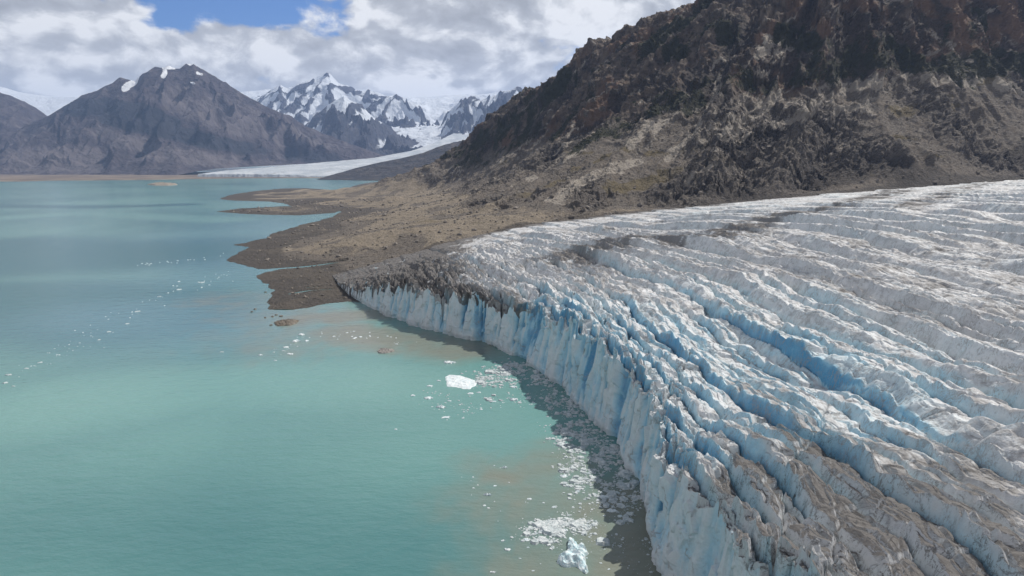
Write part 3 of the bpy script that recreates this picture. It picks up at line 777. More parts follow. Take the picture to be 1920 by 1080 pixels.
def range_mesh(name, crest, base, dc, db, mat, label, nu, nv, amp, scale, seed, back=.5, bz=0, prof=1.12, snow=None, tone=None, crest_amp=.25, kind='structure', stretch=.45, cover=None):
    """A mountain: a skyline at distance dc above a foot at distance db; both seen at photo points."""
    x0, x1 = crest[0][0], crest[-1][0]
    pxs = np.linspace(x0, x1, nu)
    cy = tri(crest, pxs)
    Dc = dc(pxs) if callable(dc) else dc + 0 * pxs
    Db = db(pxs) if callable(db) else db + 0 * pxs
    _, _, zc = at_d(pxs, cy, Dc)
    v = np.r_[np.linspace(0, 1, nv), 1 + np.linspace(.03, back, nv // 4)]
    PX, V_ = np.meshgrid(pxs, v, indexing='ij')
    D = Db[:, None] + (Dc - Db)[:, None] * V_
    x = (PX - 960) / 1280 * D * 1.016
    zb = tri(base, pxs) if base else bz + 0 * pxs
    t = np.clip(V_, 0, 1)
    z = zb[:, None] + (zc - zb)[:, None] * np.where(V_ <= 1, t ** prof, 1 - (V_ - 1) * 1.3)
    hgt = np.clip(zc - zb, 1, None)[:, None]
    env = np.where(V_ <= 1, np.clip(np.sin(np.pi * np.clip(t, 0, 1) ** .9) * 1.0 + crest_amp * t, 0, 1), crest_amp)
    wx = .5 * fbm(x / scale / 1.5, D / scale / 1.5, 3, seed)
    nz = ridged(x / scale + wx, D / scale * stretch + wx, 7, seed + 1, .52) - .42
    nz2 = fbm(x / scale * 3, D / scale * 2, 5, seed + 2)
    z = z + amp * np.minimum(1, hgt / 500) * env * (nz + .28 * nz2)
    at = dict(h=np.clip((z - zb[:, None]) / hgt, 0, 1.2), snow=snow(PX, V_, z, x, D, nz, nz2) if snow else 0 * z, tone=tone(PX, V_, z, x, D, nz, nz2) if tone else 0 * z)
    o = grid_mesh(name, x, D, z, mat, flip=False, attrs=at)
    tag(o, label, kind=kind)
    return o

def far_material(name, cols, snowcol=(.80, .82, .86), sc=.004):
    n = N(name); p = n.pos()
    n1 = n.noise(p, sc, 7, .62); n2 = n.noise(p, sc * 5, 6, .62)
    st = n.noise(n.mapping(p, (1, 1, .25)), sc * 2.2, 6, .62)
    tone, snow = n.attr('tone'), n.attr('snow')
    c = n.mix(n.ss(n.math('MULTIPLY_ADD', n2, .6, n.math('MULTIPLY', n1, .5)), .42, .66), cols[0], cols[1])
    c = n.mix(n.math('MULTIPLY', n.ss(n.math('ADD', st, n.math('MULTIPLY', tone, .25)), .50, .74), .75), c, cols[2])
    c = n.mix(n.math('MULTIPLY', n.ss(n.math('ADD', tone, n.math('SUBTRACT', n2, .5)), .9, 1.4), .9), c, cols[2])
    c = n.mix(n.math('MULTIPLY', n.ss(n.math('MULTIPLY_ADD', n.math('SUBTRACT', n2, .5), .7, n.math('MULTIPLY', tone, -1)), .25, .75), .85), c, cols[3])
    sm = n.ss(n.math('ADD', snow, n.math('MULTIPLY', n.math('SUBTRACT', n2, .5), .30)), .42, .60)
    c = n.mix(sm, c, snowcol)
    bm = n.bump(n.math('MULTIPLY_ADD', n2, .5, n1), 1.0, .22 / sc)
    return n.bsdf(c, .9, bm, .15)
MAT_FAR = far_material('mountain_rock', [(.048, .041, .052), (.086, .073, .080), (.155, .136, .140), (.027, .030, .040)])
MAT_RANGE = far_material('snow_range', [(.042, .046, .062), (.075, .074, .088), (.12, .112, .115), (.032, .036, .048)], (.64, .68, .74), .003)
MAT_DARK = far_material('foothill', [(.040, .042, .050), (.070, .064, .064), (.12, .108, .098), (.030, .033, .040)])

def caps_px(PX, PYv, pts, r, soft=.6):
    return sst(r * (1 + soft), r * (1 - soft), seg_dist(PX, PYv, pts))

# left mountain
def main_snow(PX, V_, z, x, D, nz, nz2):
    py = 308 - (z - CAM_H) / D * 1280
    m = np.maximum.reduce([caps_px(PX, py, [(295, 148), (288, 162), (270, 174)], 6), caps_px(PX, py, [(342, 132), (345, 146), (341, 152)], 4), caps_px(PX, py, [(345, 135), (366, 138)], 4),
                           caps_px(PX, py, [(385, 127), (390, 130)], 4), .8 * caps_px(PX, py, [(215, 168), (243, 155)], 4), .7 * caps_px(PX, py, [(390, 163), (395, 165)], 3), .7 * caps_px(PX, py, [(402, 146), (410, 149)], 3)])
    return np.clip(m * (.35 + 1.5 * np.clip(nz2 + .3, 0, 1)) + .66 * sst(185, 140, py) * sst(420, 200, PX) * np.clip(nz2 * 3 - .3, 0, 1), 0, 1)
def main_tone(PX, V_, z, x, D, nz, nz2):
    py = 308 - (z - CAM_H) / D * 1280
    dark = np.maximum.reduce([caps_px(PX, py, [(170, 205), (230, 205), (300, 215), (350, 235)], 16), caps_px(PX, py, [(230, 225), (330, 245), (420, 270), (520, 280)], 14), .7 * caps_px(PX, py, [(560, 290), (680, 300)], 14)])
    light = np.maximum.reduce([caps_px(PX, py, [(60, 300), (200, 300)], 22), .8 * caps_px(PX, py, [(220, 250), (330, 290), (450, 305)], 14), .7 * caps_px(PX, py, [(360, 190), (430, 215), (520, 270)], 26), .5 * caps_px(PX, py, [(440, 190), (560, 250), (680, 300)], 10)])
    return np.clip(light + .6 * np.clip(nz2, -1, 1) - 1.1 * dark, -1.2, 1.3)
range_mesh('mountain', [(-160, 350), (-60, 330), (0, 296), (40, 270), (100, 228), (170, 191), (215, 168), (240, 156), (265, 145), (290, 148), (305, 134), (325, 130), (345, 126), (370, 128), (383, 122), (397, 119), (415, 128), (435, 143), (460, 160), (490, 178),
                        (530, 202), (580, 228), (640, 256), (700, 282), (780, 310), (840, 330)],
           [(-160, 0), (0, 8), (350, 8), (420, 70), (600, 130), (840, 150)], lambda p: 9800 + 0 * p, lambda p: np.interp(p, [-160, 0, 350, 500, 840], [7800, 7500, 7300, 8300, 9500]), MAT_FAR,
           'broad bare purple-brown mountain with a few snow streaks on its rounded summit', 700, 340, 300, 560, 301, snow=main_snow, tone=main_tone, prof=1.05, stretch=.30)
def left_snow(PX, V_, z, x, D, nz, nz2):
    py = 308 - (z - CAM_H) / D * 1280
    return np.clip(.85 * caps_px(PX, py, [(-8, 160), (18, 172)], 3) * (.6 + nz2) + .35 * np.clip(nz2 * 2 - .4, 0, 1) * sst(200, 160, py), 0, 1)
range_mesh('bare_mountain', [(-420, 250), (-240, 190), (-120, 160), (0, 156), (40, 168), (90, 192), (120, 210), (170, 250), (240, 300), (290, 330)], [(-420, 0), (290, 10)], 10800, 8800, MAT_FAR,
           'brown mountain flank running down from the left edge of the view', 260, 160, 230, 640, 331, snow=left_snow, tone=lambda PX, V_, z, x, D, nz, nz2: .5 * nz2 + .2 * nz, stretch=.3)
# snow dome and icefields behind
allsnow = lambda PX, V_, z, x, D, nz, nz2: np.clip(1.0 - .5 * np.clip(nz - .25, 0, 1), 0, 1)
range_mesh('icefield', [(-500, 150), (-200, 148), (0, 152), (40, 160), (80, 172), (130, 180), (200, 182), (300, 190), (500, 200)], [(-500, 300), (500, 300)], 18500, 14500, MAT_RANGE,
           'smooth white icefield on the skyline between the two brown mountains', 260, 60, 90, 1500, 341, snow=allsnow, prof=.9)
def snow2(PX, V_, z, x, D, nz, nz2):
    py = 308 - (z - CAM_H) / D * 1280
    return np.clip(1.0 - 1.5 * np.clip(nz - .10 + .35 * nz2, 0, 1), 0, 1)
range_mesh('snowfield', [(430, 190), (470, 172), (520, 168), (600, 172), (700, 178), (790, 182), (850, 178), (900, 176), (960, 170), (1040, 176), (1150, 190)], [(430, 250), (1150, 350)], 19000, 11500, MAT_RANGE,
           'white snowfield and icefall filling the head of the valley', 420, 160, 260, 1100, 351, snow=snow2, prof=.95)
def peak_snow(bias, band):
    def f(PX, V_, z, x, D, nz, nz2):
        return np.clip(bias + 1.6 * (.15 - nz) + .35 * nz2 - band * (1 - np.clip(V_, 0, 1)), 0, 1)
    return f
range_mesh('snowy_peak', [(505, 186), (518, 176), (535, 165), (548, 158), (560, 163), (575, 156), (590, 152), (603, 148), (615, 141), (630, 135), (640, 141), (650, 152), (662, 158), (680, 166), (700, 172), (715, 168), (740, 180), (765, 185), (790, 188), (806, 200)],
           [(505, 700), (600, 560), (806, 420)], 16500, 13200, MAT_RANGE, 'jagged dark peak streaked with snow, its summit reaching the clouds', 420, 200, 330, 620, 361, snow=peak_snow(.30, .1), prof=1.1, stretch=.5, crest_amp=.28)
range_mesh('rocky_spur', [(570, 262), (592, 232), (612, 214), (628, 200), (645, 184), (660, 176), (672, 183), (690, 198), (712, 216), (735, 236), (760, 254), (785, 264), (815, 276)],
           [(570, 300), (700, 200), (815, 250)], 13000, 10200, MAT_RANGE, 'dark pyramid-shaped rock spur below the snowy peak', 300, 180, 420, 560, 371, snow=peak_snow(.12, .75), prof=1.05, stretch=.4)
range_mesh('rocky_ridge', [(690, 216), (710, 196), (730, 184), (750, 178), (775, 186), (790, 194), (800, 206), (792, 214), (780, 222), (770, 232)][:7] + [(815, 216), (830, 232)],
           [(690, 500), (830, 420)], 14800, 13000, MAT_RANGE, 'dark rock ridge rising out of the snowfield beside the icefall', 200, 120, 420, 460, 381, snow=peak_snow(.22, .3), prof=1.0, stretch=.5)
range_mesh('rock_nunatak', [(832, 236), (845, 212), (858, 196), (870, 188), (885, 183), (905, 186), (930, 178), (950, 170), (968, 164), (985, 172), (1010, 190)],
           [(832, 520), (1010, 500)], 13600, 11800, MAT_RANGE, 'blue-grey rock wall with snow gullies on the right bank of the icefall', 240, 140, 420, 430, 391, snow=peak_snow(.32, .3), prof=1.0, stretch=.5)
range_mesh('foothill', [(600, 338), (620, 331), (650, 323), (680, 314), (720, 304), (760, 296), (800, 286), (840, 270), (880, 262), (940, 250)],
           [(600, 0), (940, 20)], lambda p: np.interp(p, [600, 940], [5600, 6600]), lambda p: np.interp(p, [600, 690, 940], [5450, 5150, 5000]), MAT_DARK, 'low dark hill between the lake and the valley glacier', 300, 140, 60, 260, 401,
           tone=lambda PX, V_, z, x, D, nz, nz2: 1.0 * nz2 + .5 * nz, stretch=.5)

# valley glacier winding down to the far shore
def valley_glacier():
    left = [(985, 232, 14500), (872, 240, 13000), (850, 250, 12000), (815, 268, 11000), (770, 283, 10000), (700, 296, 9000), (620, 303, 8300), (520, 312, 7600), (430, 319, 7000), (372, 326, 6500)]
    right = [(1060, 240, 14300), (960, 258, 12500), (930, 268, 11500), (880, 282, 10300), (830, 297, 9000), (780, 309, 8000), (740, 318, 7200), (700, 325, 6700), (660, 329, 6400), (640, 331.5, 6250)]
    n, m = 260, 140
    u = np.linspace(0, 1, n); k = np.linspace(0, 1, len(left))
    def line(P):
        P = np.array([[float(v) for v in at_d(*p)] for p in P])
        return np.stack([np.interp(u, k, P[:, i]) for i in range(3)], 1)
    A, B = line(left), line(right)
    w = np.linspace(0, 1, m)
    P = A[:, None] * (1 - w[None, :, None]) + B[:, None] * w[None, :, None]
    x, y, z = P[..., 0], P[..., 1], P[..., 2]
    z = z + 10 * np.sin(np.pi * w)[None, :] + 5 * (ridged(x / 90, y / 160, 4, 411) - .4) + 3 * fbm(x / 60, y / 60, 3, 412)
    z = np.maximum(z, 16)
    # the calving front
    dn = np.linspace(0, 1, 8)[None, :]
    fx_, fy_, fz_ = x[-1], y[-1], z[-1]
    xs = np.concatenate([x, np.repeat(fx_[None], 6, 0)]); yy = np.concatenate([y, fy_[None] - np.linspace(3, 26, 6)[:, None] - 14 * ridged(fx_[None] / 45, 3.3 + 0 * fx_[None], 3, 413)])
    zs = np.concatenate([z, fz_[None] * (1 - np.linspace(.08, 1.0, 6)[:, None]) - 1])
    nn = N('valley_ice'); p = nn.pos(); a = nn.noise(nn.mapping(p, (1, .5, 1)), .006, 6, .6); b = nn.noise(p, .03, 5, .6)
    dirt = nn.attr('dirt')
    c = nn.mix(nn.ss(a, .35, .7), (.38, .41, .44), (.58, .60, .62))
    c = nn.mix(nn.math('MULTIPLY', nn.ss(nn.noise(nn.mapping(p, (.35, 2.2, 1)), .012, 5, .65), .48, .62), .55), c, (.34, .40, .46))
    c = nn.mix(nn.math('MULTIPLY', nn.ss(nn.math('ADD', dirt, nn.math('MULTIPLY', nn.math('SUBTRACT', b, .5), .5)), .4, .8), .85), c, (.20, .19, .18))
    mat = nn.bsdf(c, .7, nn.bump(b, .9, 14.0), .2)
    W = np.broadcast_to(w[None, :], z.shape)
    d = np.clip(sst(.93, 1.0, W) * .8 + sst(.05, .0, W) * .5 + .9 * fbm(W * 14, y / 2500, 4, 414) + .5 * fbm(x / 120, y / 300, 4, 415) + .4 * sst(.84, .9, W) * sst(.97, .92, W), 0, 1)
    d = np.concatenate([d, np.repeat(d[-1:] * .3, 6, 0)])
    g = grid_mesh('valley_glacier', xs, yy, zs, mat, attrs=dict(dirt=d), flip=True)
    tag(g, 'long pale glacier tongue winding down the far valley to a low white front on the lake', kind='structure')
valley_glacier()

# outwash plain on the far shore
def plain():
    px = np.linspace(-700, 720, 360); sh = np.interp(px, [-700, -200, 0, 60, 110, 200, 300, 360, 450, 560, 640, 720], [339, 340, 339.6, 339.6, 338, 337.6, 336.6, 335.6, 333.8, 333.4, 333.3, 333.3])
    d0 = 120 * 1280 / (sh - 308)
    v = np.linspace(0, 1, 60) ** 1.6
    PX, V_ = np.meshgrid(px, v, indexing='ij')
    D = d0[:, None] + (10500 - d0[:, None]) * V_
    x = (PX - 960) / 1280 * D * 1.016
    z = -2 + 6.5 * sst(0, .012, V_) + 9 * sst(.0, .05, V_) * (.5 + fbm(x / 300, D / 300, 4, 421)) * sst(430, 330, PX) + 1.5 * fbm(x / 60, D / 90, 3, 422) * sst(0, .03, V_)
    nn = N('outwash'); p = nn.pos(); a = nn.noise(nn.mapping(p, (1, .35, 1)), .006, 6, .6)
    c = nn.mix(nn.ss(a, .4, .65), (.135, .105, .085), (.23, .185, .14))
    o = grid_mesh('outwash_plain', x, D, z, nn.bsdf(c, .9, None, .2), flip=False)
    tag(o, 'low brown gravel plain along the far shore of the lake', kind='structure')
plain()

# ------------------------------------------------------------------ lake
def lake():
    # one sheet, finer near the viewer
    px = np.linspace(-900, 2000, 330); d = np.r_[np.linspace(-400, 100, 8), 100 * (40000 / 100.0) ** np.linspace(.004, 1, 330)]
    PX, D = np.meshgrid(px, d, indexing='ij')
    x = (PX - 960) / 1280 * np.maximum(D, 500 * (D < 100) + 140) * 1.016
    y = D
    silt = np.maximum.reduce([.75 * capsule(x, y, [(1000, 960), (1120, 930)], 34, 0, .95), .75 * capsule(x, y, [(1010, 1060), (1180, 1050)], 32, 0, .95), .75 * capsule(x, y, [(940, 880), (1060, 870)], 20, 0, .9),
                              .9 * capsule(x, y, [(640, 625), (760, 640), (850, 652)], 32, 0, .7), .9 * capsule(x, y, [(560, 600), (690, 590)], 24, 0, .8), .55 * capsule(x, y, [(470, 560), (560, 600), (520, 640)], 60, 0, .9), .9 * capsule(x, y, [(1180, 960), (1240, 1100)], 30, 0, .7)])
    swirl = fbm(x / 30 + 1.6 * fbm(x / 40, y / 40, 3, 502), y / 70 + 1.6 * fbm(x / 40, y / 40, 3, 503), 5, 501)
    silt = np.clip(silt + .5 * swirl * sst(0, .3, silt), 0, 1)
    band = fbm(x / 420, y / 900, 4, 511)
    # cloud-shadow bands on the far lake painted into its colour; pale patches nearer
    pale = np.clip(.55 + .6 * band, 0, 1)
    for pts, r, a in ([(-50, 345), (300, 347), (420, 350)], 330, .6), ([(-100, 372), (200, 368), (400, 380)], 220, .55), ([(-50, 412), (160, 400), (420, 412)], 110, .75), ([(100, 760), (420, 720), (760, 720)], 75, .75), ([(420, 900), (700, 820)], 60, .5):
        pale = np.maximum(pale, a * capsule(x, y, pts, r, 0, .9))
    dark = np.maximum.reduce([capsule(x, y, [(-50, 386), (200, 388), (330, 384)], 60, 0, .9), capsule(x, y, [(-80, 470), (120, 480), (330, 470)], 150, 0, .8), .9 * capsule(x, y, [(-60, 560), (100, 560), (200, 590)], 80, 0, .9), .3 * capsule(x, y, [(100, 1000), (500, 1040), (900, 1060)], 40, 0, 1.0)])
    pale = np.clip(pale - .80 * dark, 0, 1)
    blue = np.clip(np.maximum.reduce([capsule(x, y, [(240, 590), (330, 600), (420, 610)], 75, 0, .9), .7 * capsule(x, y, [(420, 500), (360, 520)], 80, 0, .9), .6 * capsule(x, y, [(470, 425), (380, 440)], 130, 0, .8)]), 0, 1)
    n = N('lake_water'); p = n.pos()
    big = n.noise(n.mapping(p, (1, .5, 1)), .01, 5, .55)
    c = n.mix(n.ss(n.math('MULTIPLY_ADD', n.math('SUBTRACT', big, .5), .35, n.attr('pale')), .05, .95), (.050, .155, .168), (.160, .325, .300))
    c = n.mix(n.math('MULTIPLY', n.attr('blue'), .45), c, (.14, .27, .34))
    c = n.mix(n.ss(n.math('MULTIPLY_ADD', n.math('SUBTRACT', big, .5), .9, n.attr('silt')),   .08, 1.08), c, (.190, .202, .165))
    w1 = n.noise(n.mapping(p, (.6, 1.3, 1), (0, 0, .5)), .30, 5, .6); w2 = n.noise(n.mapping(p, (.7, 1.2, 1), (0, 0, -.3)), .09, 4, .55)
    bm = n.bump(n.math('MULTIPLY_ADD', w2, 2.2, w1), .38, .8)
    mat = n.bsdf(c, .17, bm, .5, IOR=1.33)
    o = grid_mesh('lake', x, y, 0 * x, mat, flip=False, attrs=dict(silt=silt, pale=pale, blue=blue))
    tag(o, 'milky turquoise glacial lake with brown silt clouds near the ice', kind='structure')
    # lake bed and ground under everything
    V = [(-40000, -4000, -90), (40000, -4000, -90), (40000, 42000, -90), (-40000, 42000, -90)]
    g = N('lake_bed')
    o = link_mesh('ground', [(-25900, -2900, -91), (25900, -2900, -91), (25900, 25900, -91), (-25900, 25900, -91)], [(0, 1, 2, 3)], g.bsdf((.12, .11, .10), .95), smooth=False)
    tag(o, 'grey silt ground under the lake and the mountains', kind='structure')
lake()

# ------------------------------------------------------------------ floating ice
def floe_material(name, top, edge, dirty):
    n = N(name); p = n.pos(); o = n.new('ShaderNodeTexCoord').outputs['Object']
    a = n.noise(p, .9, 6, .62); b = n.noise(p, .25, 4, .6)
    c = n.mix(n.ss(a, .35, .7), edge, top)
    c = n.mix(n.math('MULTIPLY', n.ss(b, .52, .72), dirty), c, (.25, .23, .21))
    return n.bsdf(c, .55, n.bump(a, .6, .5), .35)
M_FLOE = floe_material('floe_ice', (.80, .82, .83), (.58, .68, .72), .25)
M_FAINT = floe_material('thin_ice', (.60, .64, .65), (.38, .46, .48), .2)
M_BRASH = floe_material('brash', (.66, .69, .70), (.36, .42, .44), .3)
M_BERG = floe_material('iceberg_ice', (.80, .83, .84), (.50, .68, .73), .5)
M_DIRTY = floe_material('dirty_ice', (.30, .28, .26), (.20, .19, .185), .9)
M_ROCK = floe_material('wet_rock', (.20, .165, .12), (.085, .072, .06), .3)
M_TANROCK = floe_material('tan_rock', (.36, .29, .21), (.19, .16, .13), .2)

def lump(name, mat, r, h, seed, elong=1.0, jag=.35, n=None, shape=None, under=.25):
    """A floating or stranded piece: uneven outline, broken top, sides that go below the water."""
    n = n or int(np.clip(10 + r * 5, 14, 72)); m = max(4, n // 4)
    a = np.linspace(0, 2 * np.pi, n, endpoint=False)
    if shape is None:
        rad = 1 + jag * (fbm(np.cos(a) * 1.3 + seed * 3.7, np.sin(a) * 1.3 + seed, 4, 601) * 1.8)
        rad = np.clip(rad, .35, 1.8)
        bx, by = np.cos(a) * rad * r, np.sin(a) * rad * r * elong
    else:
        P = np.array(shape + [shape[0]], float); s = np.r_[0, np.cumsum(np.hypot(*np.diff(P, axis=0).T))]
        u = np.linspace(0, s[-1], n, endpoint=False)
        bx, by = np.interp(u, s, P[:, 0]), np.interp(u, s, P[:, 1])
        bx = bx + .05 * r * pn(u / r * 4, seed + .5, 605); by = by + .05 * r * pn(u / r * 4, seed + 7.5, 606)
    V = []; rows = [(1.04, -under * max(h, .3) - .25), (1.0, .0), (.97, .45)] + [(q, 1) for q in np.linspace(.90, .08, m)]
    for q, e in rows:
        x, y = bx * q, by * q
        t = (1 - q)
        top = h * (.45 + .85 * np.clip(t, 0, .6)) * (1 + .9 * fbm(x / r * 1.6 + seed * 9.1, y / r * 1.6, 4, 602)) + h * .5 * (ridged(x / r * 2.2 + seed, y / r * 2.2, 3, 603) - .4)
        z = e * np.maximum(top, .12 * h + .05) if e > 0 else np.full(n, e if e < 0 else .02)
        V.append(np.stack([x, y, z], 1))
    k = len(rows); V = np.concatenate(V)
    c = V[-n:].mean(0); V = np.r_[V, [c]]
    i = np.arange(n); j = (i + 1) % n
    f = np.concatenate([np.stack([i + q * n, j + q * n, j + (q + 1) * n, i + (q + 1) * n], 1) for q in range(k - 1)])
    cap = np.stack([i + (k - 1) * n, j + (k - 1) * n, np.full(n, k * n), np.full(n, k * n)], 1)
    me_f = [tuple(q) for q in f] + [tuple(q[:3]) for q in cap]
    me = bpy.data.meshes.new(name); me.from_pydata([tuple(v) for v in V], [], me_f); me.update()
    me.materials.append(mat)
    o = bpy.data.objects.new(name, me); COL.objects.link(o)
    return o

def place(o, px, py, rz=None):
    x, y = at_z(px, py); o.location = (float(x), float(y), 0); o.rotation_euler.z = random.uniform(0, 6.28) if rz is None else rz
    return o
def m_per_px(px, py):
    x, y = at_z(px, py); return float(math.hypot(float(y), CAM_H)) / 1280

def outline(pts, cx, cy):
    X0, Y0 = at_z(cx, cy)
    return [(float(at_z(a, b)[0] - X0), float(at_z(a, b)[1] - Y0)) for a, b in pts]

# the notable pieces
o = lump('ice_floe', M_FLOE, 9, .65, 3, n=80, shape=outline([(835, 706), (842, 703), (862, 704), (878, 709), (893, 714), (893, 722), (880, 730), (868, 729), (856, 726), (838, 725), (837, 716)], 863, 716))
tag(place(o, 863, 716, 0), 'largest flat white ice floe, at the left end of the brash ice tongue', 'ice floe')
o = lump('iceberg', M_BERG, 7.5, 2.3, 5, n=84, shape=outline([(1066, 1012), (1072, 1010), (1082, 1022), (1096, 1024), (1104, 1038), (1097, 1046), (1103, 1072), (1098, 1076), (1082, 1064), (1062, 1064), (1042, 1056), (1044, 1050), (1060, 1044), (1064, 1030)], 1076, 1044))
tag(place(o, 1076, 1044, 0), 'craggy white iceberg grounded in the brown silt water nearest the viewer', 'iceberg')
o = lump('rock_islet', M_ROCK, 8.5, 1.6, 8, n=64, shape=outline([(513, 606), (520, 602), (540, 600), (561, 601), (556, 606), (545, 610), (520, 612)], 537, 606))
tag(place(o, 537, 606, 0), 'dark brown rock islet in shallow water off the mud flat', 'islet')
o = lump('rocky_island', M_TANROCK, 80, 10, 9, n=72, shape=outline([(276, 346.4), (290, 344.5), (305, 343.8), (322, 344.8), (334, 346.5), (315, 348), (292, 348)], 305, 346.2))
tag(place(o, 305, 346.2, 0), 'small tan rocky island far out in the lake', 'islet')
o = lump('dirty_iceberg', M_DIRTY, 5.2, 1.3, 12, n=48, shape=outline([(707, 659), (712, 655), (728, 654), (740, 657), (736, 660), (722, 663), (710, 663)], 723, 659))
tag(place(o, 723, 659, 0), 'long dirty grey iceberg lying in the beige shallows below the ice cliff', 'iceberg')

for i, (px, py, w) in enumerate([(478, 580, 6), (472, 585, 5), (511, 594, 6), (518, 591, 5), (527, 593, 9), (497, 596, 4), (508, 610, 6), (498, 548, 5)]):
    o = lump('boulder', M_ROCK, w * m_per_px(px, py) / 2, .7, 60 + i, n=14, jag=.4)
    tag(place(o, px, py), 'small dark boulder awash in the shallows beside the mud flat', 'boulder', 'boulders awash off the mud flat')
# floes one can tell apart: px, py, width in photo pixels, label
named = [(842, 680, 26, 'thin white floe alone between the silt water and the big floe'), (835, 783, 18, 'rounded white floe below the big floe, with open water round it'), (925, 753, 12, 'bright white lump in open water below the brash ice tongue'),
         (963, 750, 20, 'flat pale floe at the right of a bright white lump below the brash tongue'), (991, 748, 14, 'pale floe at the right-hand end of the loose row under the brash tongue'), (822, 714, 11, 'small floe just left of the biggest floe'),
         (803, 747, 20, 'broken pale floe at the left edge of the loose ring of ice'), (774, 742, 12, 'single small floe farthest left of the ring of loose ice'), (826, 764, 22, 'ragged grey floe at the bottom of the loose ring of ice'), (806, 724, 14, 'flat white floe at the top of the loose ring of ice'),
         (898, 736, 10, 'slim tilted floe under the middle of the brash tongue'), (882, 738, 14, 'white floe close below the biggest floe'), (963, 726, 20, 'white floe at the lower edge of the brash tongue'), (842, 752, 9, 'small upright white chip between the ring and the bright lump'),
         (946, 877, 13, 'white floe where green water meets the brown silt'), (914, 928, 18, 'arrow-shaped white floe on the edge of the silt cloud'), (928, 911, 8, 'small white lump above the arrow-shaped floe'), (993, 936, 11, 'white floe alone in the middle of the silt cloud'), (1019, 943, 6, 'tiny white floe beside a lone floe in the silt cloud'),
         (908, 948, 8, 'upper one of a pair of white chips left of the silt'), (916, 953, 7, 'lower one of a pair of white chips left of the silt'), (943, 1014, 8, 'upright narrow floe left of the brash cluster'), (952, 1031, 14, 'white wedge-shaped floe lower left of the brash cluster'), (924, 1073, 12, 'white floe at the bottom edge near green water'),
         (975, 1047, 6, 'small white chip between the wedge-shaped floe and the iceberg'), (1056, 881, 12, 'white floe at the top of the sunlit belt of brash'), (1057, 893, 17, 'elongated white floe second from the top of the sunlit belt'), (1064, 910, 12, 'white lump in the belt under the elongated floe'), (1083, 922, 12, 'white lump at the lower end of the sunlit belt'),
         (1039, 951, 14, 'pointed white floe just above the brash cluster'), (1103, 888, 12, 'bluish floe at the shadow edge by the brash belt'), (1132, 932, 22, 'broken white floe in the cliff shadow above two blocks'), (1157, 924, 14, 'bluish lump near the cliff in the shadow'), (1148, 958, 24, 'large bluish-white block lying in the cliff shadow'),
         (1163, 968, 12, 'square block touching the large block in the cliff shadow'), (1018, 997, 20, 'bright flat floe at the left of the brash cluster'), (1060, 995, 14, 'white floe in the middle of the brash cluster'), (1070, 982, 12, 'pale blue floe at the top of the brash cluster'), (988, 1012, 18, 'white floe off the lower left corner of the brash cluster'),
         (416, 660, 14, 'single white floe alone on open turquoise water'), (489, 666, 12, 'white floe left of the loose group off the mud flat'), (516, 676, 9, 'white lump at the bottom of the loose group off the mud flat'), (537, 651, 15, 'flat white floe in the group off the mud flat'), (544, 664, 16, 'bright white floe in the group off the mud flat'),
         (555, 640, 20, 'broad thin floe in the group below the rock islet'), (565, 628, 14, 'white floe just below the rock islet'), (299, 556, 12, 'brightest floe of the far drifting line'), (258, 584, 15, 'long thin floe in the middle of the drifting line'), (239, 607, 11, 'tilted floe in the drifting line left of the long thin floe'),
         (204, 622, 13, 'white floe where the drifting line bends down'), (186, 637, 10, 'slim floe at the head of the sparse scatter'), (195, 652, 6, 'small floe below the slim floe of the scatter'), (335, 543, 16, 'floe in the upper part of the drifting line'), (378, 530, 16, 'pale floe near the shore end of the drifting line'),
         (16, 703, 18, 'long white floe stripe at the left edge of the view'), (10, 718, 18, 'second long floe stripe at the left edge, under the first'), (25, 724, 12, 'curved floe at the left edge under two long stripes'), (50, 691, 20, 'thin slanting floe right of the left-edge stripes'), (75, 680, 14, 'thin pale floe above the left-edge stripes'), (742, 805, 7, 'tiny white floe alone in open green water')]
for i, (px, py, w, lab) in enumerate(named):
    mp = m_per_px(px, py); r = w * mp / 2 * .78
    h = r * random.uniform(.22, .5) if py > 640 else r * random.uniform(.25, .45)
    far = 1.0 if py > 640 else 1.6
    if px < 450 and py < 730: r *= .72; h *= .5
    o = lump('ice_floe', M_FAINT if px < 450 else M_FLOE, r, h, 20 + i, elong=random.uniform(.5, .8) * far, jag=.5)
    tag(place(o, px, py, random.uniform(-.35, .35)), lab, 'ice floe')

# more floes in drifting lines and loose groups
protos = []
for i in range(14):
    o = lump('ice_floe', M_FLOE, 1.0, .32, 120 + i, elong=random.uniform(.5, .9), jag=.55, n=16)
    protos.append(o.data); bpy.data.objects.remove(o)
groups = [('small white floe in the drifting line across the middle lake', 'floes in the drifting line', [(20, 705), (90, 672), (150, 640), (210, 600), (290, 560), (350, 540), (440, 512)], 14, 72, (1.5, 4.2), 520),
          ('small white chip in the loose ring below the biggest floe', 'chips in the loose ring of ice', [(800, 740), (815, 765), (870, 775), (935, 752), (1000, 752)], 16, 46, (2, 6), 760),
          ('small white chip scattered over the brown silt near the iceberg', 'chips on the brown silt water', [(915, 900), (960, 960), (985, 1010), (1110, 1050), (1070, 960)], 40, 52, (2, 6), 1000),
          ('small white floe in the loose group off the mud flat', 'floes off the mud flat', [(500, 664), (545, 650), (570, 632), (640, 622), (740, 640), (800, 660)], 10, 42, (2, 7), 650),
          ('tiny white floe in the thin far line towards the shore bend', 'floes in the far thin line', [(230, 498), (300, 493), (370, 486), (420, 476)], 4, 22, (2, 4), 490)]
